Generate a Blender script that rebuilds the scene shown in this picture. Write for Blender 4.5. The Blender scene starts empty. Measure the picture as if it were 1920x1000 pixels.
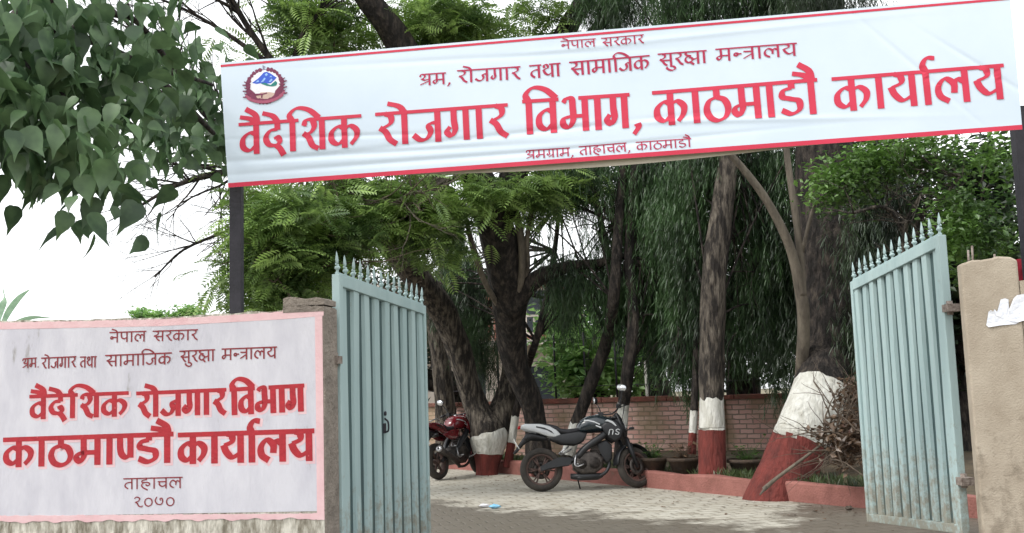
import bpy, math, random
import numpy as np
from mathutils import Vector, Matrix
R = math.radians
rnd = random.Random(7)
rng = np.random.default_rng(11)
scene = bpy.context.scene
col = scene.collection

# ------------------------------------------------------------------ camera
CAM_H, F_PX, HORIZON_DROP, ROLL = 1.4, 2000.0, 240.0, 0.0325
PITCH = math.atan(HORIZON_DROP / F_PX)
fwd = Vector((0, math.cos(PITCH), math.sin(PITCH)))
up0 = Vector((0, -math.sin(PITCH), math.cos(PITCH)))
rt0 = Vector((1, 0, 0))
rt = math.cos(ROLL) * rt0 - math.sin(ROLL) * up0
up = math.sin(ROLL) * rt0 + math.cos(ROLL) * up0
CAM = Vector((0, 0, CAM_H))
cd = bpy.data.cameras.new('camera')
cd.sensor_width = 36.0
cd.lens = F_PX / 1920 * 36
cd.clip_start = 0.05
cd.clip_end = 2000
cam = bpy.data.objects.new('camera', cd)
col.objects.link(cam)
mw = Matrix((rt, up, -fwd)).transposed().to_4x4()
mw.translation = CAM
cam.matrix_world = mw
scene.camera = cam

# ------------------------------------------------------------------ sky, sun, exposure
SUN_AZ, SUN_EL = R(244), R(48)
w = bpy.data.worlds.new('World')
scene.world = w
w.use_nodes = True
nt = w.node_tree
nt.nodes.clear()
sky = nt.nodes.new('ShaderNodeTexSky')
sky.sky_type = 'NISHITA'
sky.sun_disc = False
sky.sun_elevation = SUN_EL
sky.sun_rotation = SUN_AZ
sky.dust_density = 4.0
hs = nt.nodes.new('ShaderNodeHueSaturation')
hs.inputs['Saturation'].default_value = 0.16
hs.inputs['Value'].default_value = 2.2
bg = nt.nodes.new('ShaderNodeBackground')
bg.inputs['Strength'].default_value = 0.15
wo = nt.nodes.new('ShaderNodeOutputWorld')
nt.links.new(sky.outputs[0], hs.inputs['Color'])
# overcast: an even bank of white cloud veils most of the sky
veil = nt.nodes.new('ShaderNodeMixRGB')
veil.inputs[0].default_value = 0.7
veil.inputs[2].default_value = (13.5, 13.8, 14.0, 1)
nt.links.new(hs.outputs[0], veil.inputs[1])
nt.links.new(veil.outputs[0], bg.inputs['Color'])
nt.links.new(bg.outputs[0], wo.inputs['Surface'])
sd = bpy.data.lights.new('sun', 'SUN')
sd.energy = 1.8
sd.angle = R(14)
sd.color = (1.0, 0.96, 0.9)
sun = bpy.data.objects.new('sun', sd)
col.objects.link(sun)
sdir = Vector((math.sin(SUN_AZ) * math.cos(SUN_EL), math.cos(SUN_AZ) * math.cos(SUN_EL), math.sin(SUN_EL)))
sun.rotation_euler = (-sdir).to_track_quat('-Z', 'Y').to_euler()
sun.location = sdir * 60
vs = scene.view_settings
vs.view_transform = 'Standard'
vs.look = 'None'
vs.exposure = -0.1
vs.gamma = 1.0
scene.render.film_transparent = False
scene.cycles.max_bounces = 5
scene.cycles.diffuse_bounces = 3
scene.cycles.transparent_max_bounces = 4


# ------------------------------------------------------------------ helpers
def ray(px, py):
    return (fwd * F_PX + rt * (px - 960) - up * (py - 500))


def P(px, py, Y):
    d = ray(px, py)
    return CAM + d * (Y / d.y)


def G(px, py, z=0.0):
    d = ray(px, py)
    return CAM + d * ((z - CAM_H) / d.z)


def s(r, g, b):
    f = lambda c: (c / 255 / 12.92) if c <= 10 else ((c / 255 + 0.055) / 1.055) ** 2.4
    return (f(r), f(g), f(b))


def mat(name, c1, c2=None, scale=5.0, rough=0.7, bump=0.0, bscale=40.0, metal=0.0, spec=0.4, c3=None, stretch=None, coat=0.0, bdist=0.02):
    m = bpy.data.materials.new(name)
    m.use_nodes = True
    n = m.node_tree.nodes
    l = m.node_tree.links
    b = n['Principled BSDF']
    b.inputs['Roughness'].default_value = rough
    b.inputs['Metallic'].default_value = metal
    b.inputs['Specular IOR Level'].default_value = spec
    b.inputs['Coat Weight'].default_value = coat
    tc = n.new('ShaderNodeTexCoord')
    mp = n.new('ShaderNodeMapping')
    l.new(tc.outputs['Object'], mp.inputs['Vector'])
    if stretch:
        mp.inputs['Scale'].default_value = stretch
    if c2 is None:
        c2 = tuple(c * 0.8 for c in c1)
    nz = n.new('ShaderNodeTexNoise')
    nz.inputs['Scale'].default_value = scale
    nz.inputs['Detail'].default_value = 7
    nz.inputs['Roughness'].default_value = 0.65
    l.new(mp.outputs[0], nz.inputs['Vector'])
    cr = n.new('ShaderNodeValToRGB')
    cr.color_ramp.elements[0].position = 0.34
    cr.color_ramp.elements[1].position = 0.66
    cr.color_ramp.elements[0].color = (*c1, 1)
    cr.color_ramp.elements[1].color = (*c2, 1)
    if c3:
        e = cr.color_ramp.elements.new(0.72)
        e.color = (*c3, 1)
    l.new(nz.outputs['Fac'], cr.inputs['Fac'])
    l.new(cr.outputs['Color'], b.inputs['Base Color'])
    if bump:
        n2 = n.new('ShaderNodeTexNoise')
        n2.inputs['Scale'].default_value = bscale
        n2.inputs['Detail'].default_value = 6
        l.new(mp.outputs[0], n2.inputs['Vector'])
        bp = n.new('ShaderNodeBump')
        bp.inputs['Strength'].default_value = bump
        bp.inputs['Distance'].default_value = bdist
        l.new(n2.outputs['Fac'], bp.inputs['Height'])
        l.new(bp.outputs[0], b.inputs['Normal'])
    return m


def leaf_mat(name, c1, c2, scale=1.5, trans=0.35, gloss=0.06):
    m = bpy.data.materials.new(name)
    m.use_nodes = True
    n = m.node_tree.nodes
    l = m.node_tree.links
    n.clear()
    out = n.new('ShaderNodeOutputMaterial')
    tc = n.new('ShaderNodeTexCoord')
    nz = n.new('ShaderNodeTexNoise')
    nz.inputs['Scale'].default_value = scale
    nz.inputs['Detail'].default_value = 5
    l.new(tc.outputs['Object'], nz.inputs['Vector'])
    n2 = n.new('ShaderNodeTexNoise')
    n2.inputs['Scale'].default_value = 14
    l.new(tc.outputs['Object'], n2.inputs['Vector'])
    ad = n.new('ShaderNodeMath')
    ad.operation = 'MULTIPLY_ADD'
    l.new(n2.outputs['Fac'], ad.inputs[0])
    ad.inputs[1].default_value = 0.5
    sb = n.new('ShaderNodeMath')
    sb.operation = 'SUBTRACT'
    l.new(nz.outputs['Fac'], sb.inputs[0])
    sb.inputs[1].default_value = 0.25
    l.new(sb.outputs[0], ad.inputs[2])
    cr = n.new('ShaderNodeValToRGB')
    cr.color_ramp.elements[0].position = 0.36
    cr.color_ramp.elements[1].position = 0.64
    cr.color_ramp.elements[0].color = (*c1, 1)
    cr.color_ramp.elements[1].color = (*c2, 1)
    l.new(ad.outputs[0], cr.inputs['Fac'])
    df = n.new('ShaderNodeBsdfDiffuse')
    tr = n.new('ShaderNodeBsdfTranslucent')
    gl = n.new('ShaderNodeBsdfGlossy')
    gl.inputs['Roughness'].default_value = 0.45
    l.new(cr.outputs[0], df.inputs['Color'])
    l.new(cr.outputs[0], tr.inputs['Color'])
    m1 = n.new('ShaderNodeMixShader')
    m1.inputs[0].default_value = trans
    l.new(df.outputs[0], m1.inputs[1])
    l.new(tr.outputs[0], m1.inputs[2])
    m2 = n.new('ShaderNodeMixShader')
    m2.inputs[0].default_value = gloss
    l.new(m1.outputs[0], m2.inputs[1])
    l.new(gl.outputs[0], m2.inputs[2])
    l.new(m2.outputs[0], out.inputs['Surface'])
    return m


def thing(name, label, cat, loc=(0, 0, 0), rotz=0.0, group=None):
    o = bpy.data.objects.new(name, None)
    o.empty_display_size = 0.1
    col.objects.link(o)
    o.location = loc
    o.rotation_euler = (0, 0, rotz)
    tag(o, label, cat, group)
    return o


def tag(o, label, cat, group=None):
    o['label'] = label
    o['category'] = cat
    if group:
        o['group'] = group
    return o


def catmull(pts, n=8):
    pts = [np.array(p, float) for p in pts]
    if len(pts) < 3:
        return [pts[0] + (pts[-1] - pts[0]) * i / n for i in range(n + 1)]
    ext = [2 * pts[0] - pts[1]] + pts + [2 * pts[-1] - pts[-2]]
    out = []
    for i in range(1, len(ext) - 2):
        p0, p1, p2, p3 = ext[i - 1:i + 3]
        for k in range(n):
            t = k / n
            out.append(0.5 * (2 * p1 + (p2 - p0) * t + (2 * p0 - 5 * p1 + 4 * p2 - p3) * t * t + (3 * p1 - p0 - 3 * p2 + p3) * t ** 3))
    out.append(pts[-1])
    return out


class MB:
    """collects shapes for ONE mesh object"""

    def __init__(self):
        self.v, self.f, self.sm = [], [], []

    def add(self, vs_, fs_, smooth=False):
        o = len(self.v)
        self.v += [tuple(p) for p in vs_]
        self.f += [tuple(i + o for i in f) for f in fs_]
        self.sm += [smooth] * len(fs_)
        return self

    def box(self, a, b, M=None):
        x0, y0, z0 = a
        x1, y1, z1 = b
        vs_ = [(x, y, z) for z in (z0, z1) for y in (y0, y1) for x in (x0, x1)]
        if M is not None:
            vs_ = [M @ Vector(p) for p in vs_]
        return self.add(vs_, [(0, 2, 3, 1), (4, 5, 7, 6), (0, 1, 5, 4), (2, 6, 7, 3), (0, 4, 6, 2), (1, 3, 7, 5)])

    def tube(self, pts, rad, segs=8, n=0, noise=0.0, cap=True, seed=0, fr=(3, 5, 1.3), ragged=0.0):
        pts = [np.array(p, float) for p in pts]
        if not hasattr(rad, '__len__'):
            rad = [rad] * len(pts)
        if n:
            q = catmull([np.append(p, r) for p, r in zip(pts, rad)], n)
            pts = [a[:3] for a in q]
            rad = [max(a[3], 0.0008) for a in q]
        vs_, fs_ = [], []
        u = None
        L = 0.0
        rr = random.Random(seed + 5)
        ph = [rr.uniform(0, 6.28) for _ in range(6)]
        jag = [rr.uniform(-1, 1) for _ in range(segs)]
        for i, p in enumerate(pts):
            t = pts[min(i + 1, len(pts) - 1)] - pts[max(i - 1, 0)]
            t = t / (np.linalg.norm(t) + 1e-9)
            if u is None:
                a = np.array([0, 0, 1.0]) if abs(t[2]) < 0.8 else np.array([0, 1.0, 0])
                u = np.cross(a, t)
            u = u - t * np.dot(u, t)
            u /= np.linalg.norm(u) + 1e-9
            vv = np.cross(t, u)
            if i:
                L += np.linalg.norm(pts[i] - pts[i - 1])
            for k in range(segs):
                th = 2 * math.pi * k / segs
                r = rad[i]
                if noise:
                    r *= 1 + noise * (math.sin(fr[0] * th + ph[0] + L * fr[2]) * 0.5 + math.sin(fr[1] * th + ph[1] - L * fr[2] * 2.1) * 0.35 + math.sin(L * 7 + ph[2] + 2 * th) * 0.4 + math.sin(9 * th + ph[3] + 3 * L) * 0.2 + (math.sin(13 * th + ph[4] + 2.2 * math.sin(L * 2.3)) * 0.3 if segs >= 20 else 0))
                q = p + (u * math.cos(th) + vv * math.sin(th)) * r
                if ragged and i == len(pts) - 1:
                    q = q + t * jag[k] * ragged
                vs_.append(q)
        for i in range(len(pts) - 1):
            for k in range(segs):
                a, b = i * segs + k, i * segs + (k + 1) % segs
                fs_.append((a, b, b + segs, a + segs))
        if cap:
            fs_.append(tuple(range(segs - 1, -1, -1)))
            fs_.append(tuple((len(pts) - 1) * segs + k for k in range(segs)))
        return self.add(vs_, fs_, True)

    def lathe(self, prof, M=None, segs=24, closed=False, a0=0.0, a1=2 * math.pi):
        """profile (r, h) spun about local z"""
        full = abs(a1 - a0 - 2 * math.pi) < 1e-6
        ns = segs if full else segs + 1
        vs_ = []
        for r, h in prof:
            for k in range(ns):
                th = a0 + (a1 - a0) * k / segs
                p = Vector((r * math.cos(th), r * math.sin(th), h))
                vs_.append(M @ p if M is not None else p)
        fs_ = []
        m = len(prof)
        for i in range(m if closed else m - 1):
            j = (i + 1) % m
            for k in range(segs):
                k2 = (k + 1) % ns
                fs_.append((i * ns + k, i * ns + k2, j * ns + k2, j * ns + k))
        return self.add(vs_, fs_, True)

    def loft(self, secs, segs=16, cap=True):
        """secs: (centre, axis_u, axis_v, hu, hv, power)"""
        vs_ = []
        for c, au, av, hu, hv, pw in secs:
            c, au, av = Vector(c), Vector(au), Vector(av)
            for k in range(segs):
                th = 2 * math.pi * k / segs
                cs, sn = math.cos(th), math.sin(th)
                x = math.copysign(abs(cs) ** (2 / pw), cs) * hu
                y = math.copysign(abs(sn) ** (2 / pw), sn) * hv
                vs_.append(c + au * x + av * y)
        fs_ = []
        for i in range(len(secs) - 1):
            for k in range(segs):
                a, b = i * segs + k, i * segs + (k + 1) % segs
                fs_.append((a, b, b + segs, a + segs))
        if cap:
            fs_.append(tuple(range(segs - 1, -1, -1)))
            fs_.append(tuple((len(secs) - 1) * segs + k for k in range(segs)))
        return self.add(vs_, fs_, True)

    def xloft(self, rows, segs=16):
        """rows along x: (x, zc, half_width, half_height, power)"""
        return self.loft([((x, 0, z), (0, 1, 0), (0, 0, 1), hw, hh, pw) for x, z, hw, hh, pw in rows], segs)

    def plate(self, prof, y0, y1, inset=0.0):
        """side outline (x,z) extruded from y0 to y1, edges eased by inset"""
        n = len(prof)
        cx = sum(p[0] for p in prof) / n
        cz = sum(p[1] for p in prof) / n
        rings = []
        if inset:
            d = inset
            sc = lambda p, k: (p[0] + (cx - p[0]) * k, p[1] + (cz - p[1]) * k)
            sg = 1 if y1 > y0 else -1
            rings = [(y0, 0.22), (y0 + sg * d * 0.4, 0.06), (y0 + sg * d, 0), (y1 - sg * d, 0), (y1 - sg * d * 0.4, 0.06), (y1, 0.22)]
            vs_ = [(sc(p, k)[0], y, sc(p, k)[1]) for y, k in rings for p in prof]
        else:
            rings = [(y0, 0), (y1, 0)]
            vs_ = [(p[0], y, p[1]) for y, k in rings for p in prof]
        fs_ = []
        for i in range(len(rings) - 1):
            for k in range(n):
                a, b = i * n + k, i * n + (k + 1) % n
                fs_.append((a, b, b + n, a + n))
        fs_.append(tuple(range(n - 1, -1, -1)))
        fs_.append(tuple((len(rings) - 1) * n + k for k in range(n)))
        return self.add(vs_, fs_, bool(inset))

    def build(self, name, m, parent=None, origin=None, bevel=0.0, smooth_all=False):
        me = bpy.data.meshes.new(name)
        v = self.v
        if origin is not None:
            ox, oy, oz = origin
            v = [(a - ox, b - oy, c - oz) for a, b, c in v]
        me.from_pydata(v, [], self.f)
        me.materials.append(m)
        me.polygons.foreach_set('use_smooth', [True] * len(self.f) if smooth_all else self.sm)
        me.update()
        o = bpy.data.objects.new(name, me)
        col.objects.link(o)
        if parent is not None:
            o.parent = parent
        elif origin is not None:
            o.location = origin
        if bevel:
            bv = o.modifiers.new('bevel', 'BEVEL')
            bv.width = bevel
            bv.segments = 2
            bv.limit_method = 'ANGLE'
        return o


def np_mesh(name, verts, nper, faces, m, parent=None, origin=(0, 0, 0), smooth=False):
    """verts (N, nper, 3), template faces -> one mesh"""
    N = len(verts)
    v = (verts.reshape(-1, 3) - np.array(origin)).astype(np.float32)
    tri = [f for f in faces]
    k = len(tri[0])
    fa = np.array(tri, dtype=np.int32)
    allf = (fa[None] + (np.arange(N, dtype=np.int32) * nper)[:, None, None]).reshape(-1)
    me = bpy.data.meshes.new(name)
    me.vertices.add(len(v))
    me.vertices.foreach_set('co', v.ravel())
    me.loops.add(len(allf))
    me.loops.foreach_set('vertex_index', allf)
    nf = len(allf) // k
    me.polygons.add(nf)
    me.polygons.foreach_set('loop_start', np.arange(0, nf * k, k, dtype=np.int32))
    me.polygons.foreach_set('loop_total', np.full(nf, k, dtype=np.int32))
    me.polygons.foreach_set('use_smooth', np.full(nf, smooth))
    me.materials.append(m)
    me.update(calc_edges=True)
    me.validate()
    o = bpy.data.objects.new(name, me)
    col.objects.link(o)
    if parent is not None:
        o.parent = parent
    else:
        o.location = origin
    return o


class Plane:
    """a flat surface in the world; a runs along it, b up it (metres)"""

    def __init__(self, o, eu, ev):
        self.o, self.eu = Vector(o), Vector(eu).normalized()
        ev = Vector(ev)
        self.ev = (ev - self.eu * ev.dot(self.eu)).normalized()
        self.n = self.eu.cross(self.ev)          # towards the viewer when eu goes right, ev up
        self.disp = lambda a, b: 0.0

    def ab(self, px, py):
        d = ray(px, py)
        t = (self.o - CAM).dot(self.n) / d.dot(self.n)
        q = CAM + d * t - self.o
        return (q.dot(self.eu), q.dot(self.ev))

    def pos(self, a, b, off=0.0):
        return self.o + self.eu * a + self.ev * b + self.n * (off + self.disp(a, b))


# ------------------------------------------------------------------ devanagari lettering, drawn with a flat nib
# each letter: (advance, stem x, headline span, strokes); a stroke is a list of points, smoothed unless it starts with 'L'
def _c(cx, cy, rx, ry):
    return [(cx + rx * math.cos(R(90 + k * 45)), cy + ry * math.sin(R(90 + k * 45))) for k in range(9)]


GL = {
    'aa': (.34, .17, None, [['L', (.17, 1), (.17, 0)]]),
    'va': (.64, .48, None, [['L', (.48, 1), (.48, 0)], [(.48, .64), (.3, .7), (.12, .52), (.12, .24), (.3, .13), (.48, .3)]]),
    'ka': (.92, .45, None, [['L', (.45, 1), (.45, 0)], [(.45, .64), (.28, .7), (.11, .52), (.11, .26), (.28, .14), (.45, .3)], [(.45, .62), (.62, .7), (.78, .55), (.76, .32), (.62, .1)]]),
    'ga': (.68, .53, None, [['L', (.53, 1), (.53, 0)], [(.24, 1), (.24, .62), (.26, .34), (.17, .16), (.06, .28), (.14, .44)]]),
    'gra': (.68, .53, None, [['L', (.53, 1), (.53, 0)], [(.24, 1), (.24, .7), (.26, .44), (.17, .32), (.08, .42), (.14, .54)], ['L', (.53, .38), (.2, .08)]]),
    'ja': (.8, .64, None, [['L', (.64, 1), (.64, 0)], [(.64, .6), (.5, .6), (.42, .52), (.46, .32), (.36, .12), (.2, .1), (.04, .26)]]),
    'da': (.66, .42, None, [['L', (.42, 1), (.42, .74)], [(.42, .76), (.22, .72), (.1, .5), (.18, .28), (.36, .24), (.47, .34), (.42, .5), (.32, .46)], [(.36, .26), (.48, .12), (.58, -.1)]]),
    'sha': (.8, .65, (.42, .8), [['L', (.65, 1), (.65, 0)], [(.16, .8), (.22, .98), (.38, .98), (.44, .78), (.34, .58), (.12, .5)], [(.14, .56), (.28, .42), (.38, .16), (.54, .04)]]),
    'shra': (.84, .68, (.4, .84), [['L', (.68, 1), (.68, 0)], [(.14, .78), (.2, .98), (.36, .98), (.42, .8), (.3, .62), (.18, .58)], [(.26, .62), (.4, .48), (.68, .56)], ['L', (.68, .4), (.14, .08)]]),
    'ra': (.54, .3, None, [[(.24, 1), (.38, .9), (.36, .68), (.12, .52)], [(.1, .56), (.24, .42), (.34, .18), (.5, .02)]]),
    'bha': (.84, .68, (.52, .84), [['L', (.68, 1), (.68, 0)], [(.12, .88), (.2, 1.0), (.34, .98), (.36, .72), (.36, .36), (.25, .15), (.1, .22), (.12, .4), (.3, .46)], ['L', (.3, .46), (.68, .46)]]),
    'ma': (.8, .64, None, [['L', (.64, 1), (.64, 0)], [(.26, 1), (.26, .6), (.27, .34), (.17, .14), (.06, .26), (.12, .4), (.3, .45)], ['L', (.28, .45), (.64, .45)]]),
    'tha2': (.74, .37, None, [['L', (.37, 1), (.37, .74)], _c(.37, .38, .27, .35)]),
    'dda': (.7, .38, None, [['L', (.38, 1), (.38, .8)], [(.38, .82), (.18, .76), (.14, .58), (.34, .5), (.54, .42), (.54, .18), (.34, .06), (.1, .18)]]),
    'ya': (.76, .6, None, [['L', (.6, 1), (.6, 0)], [(.2, 1), (.34, .92), (.34, .72), (.12, .6)], [(.1, .62), (.18, .38), (.36, .2), (.6, .34)]]),
    'la': (.88, .72, None, [['L', (.72, 1), (.72, 0)], [(.45, .3), (.45, .58), (.26, .74), (.1, .52), (.12, .24), (.32, .06)], [(.44, .5), (.54, .7), (.72, .6)]]),
    'na': (.72, .56, None, [['L', (.56, 1), (.56, 0)], ['L', (.56, .5), (.2, .5)], [(.3, .52), (.14, .58), (.1, .42), (.22, .36), (.26, .5)]]),
    'nh': (.42, .4, None, [['L', (.44, .5), (.2, .5)], [(.3, .52), (.14, .58), (.1, .42), (.22, .36), (.26, .5)]]),
    'pa': (.7, .54, None, [['L', (.54, 1), (.54, 0)], [(.14, 1), (.14, .66), (.2, .42), (.38, .36), (.54, .5)]]),
    'sa': (.86, .7, None, [['L', (.7, 1), (.7, 0)], [(.24, 1), (.38, .9), (.36, .68), (.12, .52)], [(.1, .56), (.24, .42), (.34, .2), (.48, .04)], ['L', (.26, .46), (.7, .46)]]),
    'ta': (.7, .54, None, [['L', (.54, 1), (.54, 0)], [(.54, .64), (.34, .64), (.14, .5), (.12, .26), (.3, .06)]]),
    'tra': (.7, .54, None, [['L', (.54, 1), (.54, 0)], [(.54, .64), (.36, .64), (.12, .66)], ['L', (.54, .46), (.1, .1)]]),
    'tha': (.76, .6, (.44, .76), [['L', (.6, 1), (.6, 0)], [(.16, .74), (.14, .94), (.3, .98), (.36, .76), (.12, .6)], [(.1, .62), (.18, .36), (.36, .2), (.6, .36)]]),
    'ha': (.74, .4, None, [['L', (.42, 1), (.42, .84)], [(.42, .86), (.22, .82), (.13, .7), (.24, .6), (.5, .61), (.63, .48), (.56, .32), (.42, .33), (.4, .45)], [(.22, .56), (.12, .38), (.2, .14), (.5, -.1)]]),
    'ca': (.74, .58, None, [['L', (.58, 1), (.58, 0)], ['L', (.06, .64), (.58, .64)], [(.2, .64), (.16, .4), (.34, .2), (.58, .36)]]),
    'nnh': (.52, .4, None, [['L', (.4, 1), (.4, .22)], [(.12, 1), (.12, .6), (.16, .36), (.28, .24), (.4, .34)]]),
    'ksha': (.94, .78, None, [['L', (.78, 1), (.78, 0)], [(.26, 1), (.12, .88), (.2, .74), (.42, .66)], [(.4, .66), (.16, .58), (.1, .3), (.28, .14), (.46, .3), (.44, .5), (.3, .52)], [(.46, .42), (.6, .4), (.78, .5)], [(.3, .2), (.42, .1), (.54, -.04)]]),
    'd2': (.78, 0, (0, 0), [[(.14, .82), (.3, .98), (.52, .86), (.46, .6), (.2, .46)], [(.2, .48), (.36, .36), (.46, .1), (.68, .0), (.74, .14)]]),
    'd0': (.8, 0, (0, 0), [_c(.4, .46, .27, .4)]),
    'd7': (.8, 0, (0, 0), [[(.22, .96), (.1, .6), (.24, .26), (.5, .2), (.64, .44), (.6, .78), (.46, .78), (.48, .58)]]),
    ',': (.3, 0, (0, 0), [[(.16, .12), (.18, 0), (.06, -.2)]]),
    '.': (.3, 0, (0, 0), [['L', (.12, .1), (.14, 0)]]),
}
WORDS = {
    'nepal': 'na+e pa aa la', 'sarkar': 'sa ra ka aa ra', 'shram': 'shra ma ,', 'shramd': 'shra ma .', 'rojgar': 'ra aa+e ja ga aa ra',
    'tatha': 'ta tha aa', 'samajik': 'sa aa ma aa i ja ka', 'suraksha': 'sa+u ra ksha aa', 'mantralay': 'ma nh tra aa la ya',
    'vaideshik': 'va+ai da+e i sha ka', 'vibhag': 'i va bha aa ga', 'vibhagc': 'i va bha aa ga ,', 'kathmadau': 'ka aa tha2 ma aa dda aa+ai',
    'kathmandau': 'ka aa tha2 ma aa nnh dda aa+ai', 'karyalay': 'ka aa ya aa+r la ya', 'shramgram': 'shra ma gra aa ma ,', 'tahachalc': 'ta aa ha aa ca la ,',
    'tahachal': 'ta aa ha aa ca la', 'year': 'd2 d0 d7 d0',
}


def word_strokes(word):
    """-> list of strokes in letter units, width, headline spans"""
    x, out, heads = 0.0, [], []
    for tok in WORDS[word].split():
        base, *marks = tok.split('+')
        if base == 'i':
            out.append(['L', (x + .17, 1), (x + .17, 0)])
            out.append([(x + .17, .98), (x + .1, 1.2), (x + .3, 1.4), (x + .62, 1.32), (x + .9, 1.04)])
            heads.append((x, x + .34))
            x += .32
            continue
        adv, st, span, strokes = GL[base]
        for q in strokes:
            out.append([p if p == 'L' else (p[0] + x, p[1]) for p in q])
        if span is None:
            heads.append((x, x + adv))
        elif span[1] > 0:
            heads.append((x + span[0], x + span[1]))
        xs = x + st
        for mk in marks:
            if mk in ('e', 'ai'):
                out.append([(xs + .02, .98), (xs - .16, 1.16), (xs - .44, 1.24)] if 'ai' in marks else [(xs + .02, .98), (xs - .12, 1.2), (xs - .4, 1.32)])
            if mk == 'ai':
                out.append([(xs + .04, .98), (xs - .02, 1.28), (xs - .28, 1.5)])
            if mk == 'u':
                out.append([(xs - .26, -.1), (xs - .18, -.27), (xs + .04, -.38), (xs + .2, -.26), (xs + .14, -.08), (xs - .06, -.04)])
            if mk == 'r':
                out.append([(xs, 1), (xs - .05, 1.2), (xs + .06, 1.4), (xs + .24, 1.38)])
        x += adv
    # join headline spans that touch
    hs_ = []
    for a, b in sorted(heads):
        if hs_ and a - hs_[-1][1] < 0.02:
            hs_[-1][1] = max(b, hs_[-1][1])
        else:
            hs_.append([a, b])
    return out, x, hs_


def write(mb, pl, word, p0, p1, h_px, nib=0.2, thin=0.09, ang=28, off=0.002, grow=0.0, shift=(0, 0)):
    """letter a word on plane pl: headline from pixel p0 to p1, h_px high"""
    a0, a1 = np.array(pl.ab(*p0)), np.array(pl.ab(*p1))
    b0 = np.array(pl.ab(p0[0], p0[1] + h_px))
    strokes, W, heads = word_strokes(word)
    ex = (a1 - a0) / W
    H = np.linalg.norm(b0 - a0)
    ey = np.array([-(a1 - a0)[1], (a1 - a0)[0]])
    ey = ey / np.linalg.norm(ey) * H
    aspect = np.linalg.norm(ex) / H
    org = a0 - ey + np.array(shift)
    an = R(ang)
    paths = []
    for q in strokes:
        if q[0] == 'L':
            paths.append([np.array(q[1], float) + (np.array(q[2], float) - np.array(q[1], float)) * k / 10 for k in range(11)])
        else:
            paths.append(catmull(q, 6))
    for a, b in heads:
        n = max(2, int((b - a) * 12))
        e = 0.0
        paths.append([np.array((a - e + (b - a + 2 * e) * k / n, 1.0)) for k in range(n + 1)])
    for pi_, path in enumerate(paths):
        zoff = off + 0.00006 * (pi_ % 24)
        pts = [np.array((p[0] * aspect, p[1])) for p in path]        # metric, in units of H
        vs_ = []
        for i, p in enumerate(pts):
            t = pts[min(i + 1, len(pts) - 1)] - pts[max(i - 1, 0)]
            t = t / (np.linalg.norm(t) + 1e-9)
            nrm = np.array((-t[1], t[0]))
            # flat nib held at the angle: full width across strokes leaning like a backslash
            ca = nrm[0] * math.cos(an) + nrm[1] * math.sin(an)
            sa_ = -nrm[0] * math.sin(an) + nrm[1] * math.cos(an)
            hw = 0.5 * math.sqrt((nib * ca) ** 2 + (thin * sa_) ** 2) + grow
            if grow:
                if i == 0:
                    p = p - t * grow
                if i == len(pts) - 1:
                    p = p + t * grow
            for sg in (1, -1):
                q = p + nrm * hw * sg
                ab = org + ex / aspect * q[0] + ey * q[1]
                vs_.append(pl.pos(ab[0], ab[1], zoff))
        fs_ = [(2 * i, 2 * i + 1, 2 * i + 3, 2 * i + 2) for i in range(len(pts) - 1)]
        mb.add(vs_, fs_)


# ------------------------------------------------------------------ materials
m_bark = mat('bark', s(38, 34, 31), s(84, 77, 69), 13, 0.95, 1.0, 24, stretch=(1, 1, 0.25), c3=s(110, 103, 93), bdist=.07)
m_bark_dark = mat('dark_bark', s(26, 23, 21), s(54, 48, 44), 12, 0.95, 1.0, 22, stretch=(1, 1, 0.3), c3=s(76, 69, 61), bdist=.07)
for m_ in (m_bark, m_bark_dark):
    cr_ = [x for x in m_.node_tree.nodes if x.type == 'VALTORGB'][0]
    cr_.color_ramp.elements[0].position = 0.44
    cr_.color_ramp.elements[1].position = 0.55
    cr_.color_ramp.elements[2].position = 0.66
m_bark_pale = mat('pale_bark', s(70, 64, 57), s(112, 104, 92), 8, 0.9, 0.7, 30, stretch=(1, 1, 0.25))
m_white_lime = mat('limewash', s(214, 214, 208), s(176, 174, 164), 9, 0.9, 1.0, 26, stretch=(1, 1, 0.3), c3=s(120, 114, 104), bdist=.04)
m_red_lime = mat('red_oxide', s(118, 54, 48), s(84, 40, 36), 8, 0.9, 1.0, 26, stretch=(1, 1, 0.3), bdist=.04)
m_kerb = mat('red_kerb_paint', s(150, 100, 92), s(126, 82, 74), 4, 0.85, 0.6, 40, c3=s(120, 104, 92))
m_gate = mat('gate_paint', s(172, 193, 193), s(156, 179, 180), 4, 0.55, 0.15, 60, c3=s(176, 194, 192), stretch=(1, 1, 0.15))
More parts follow.
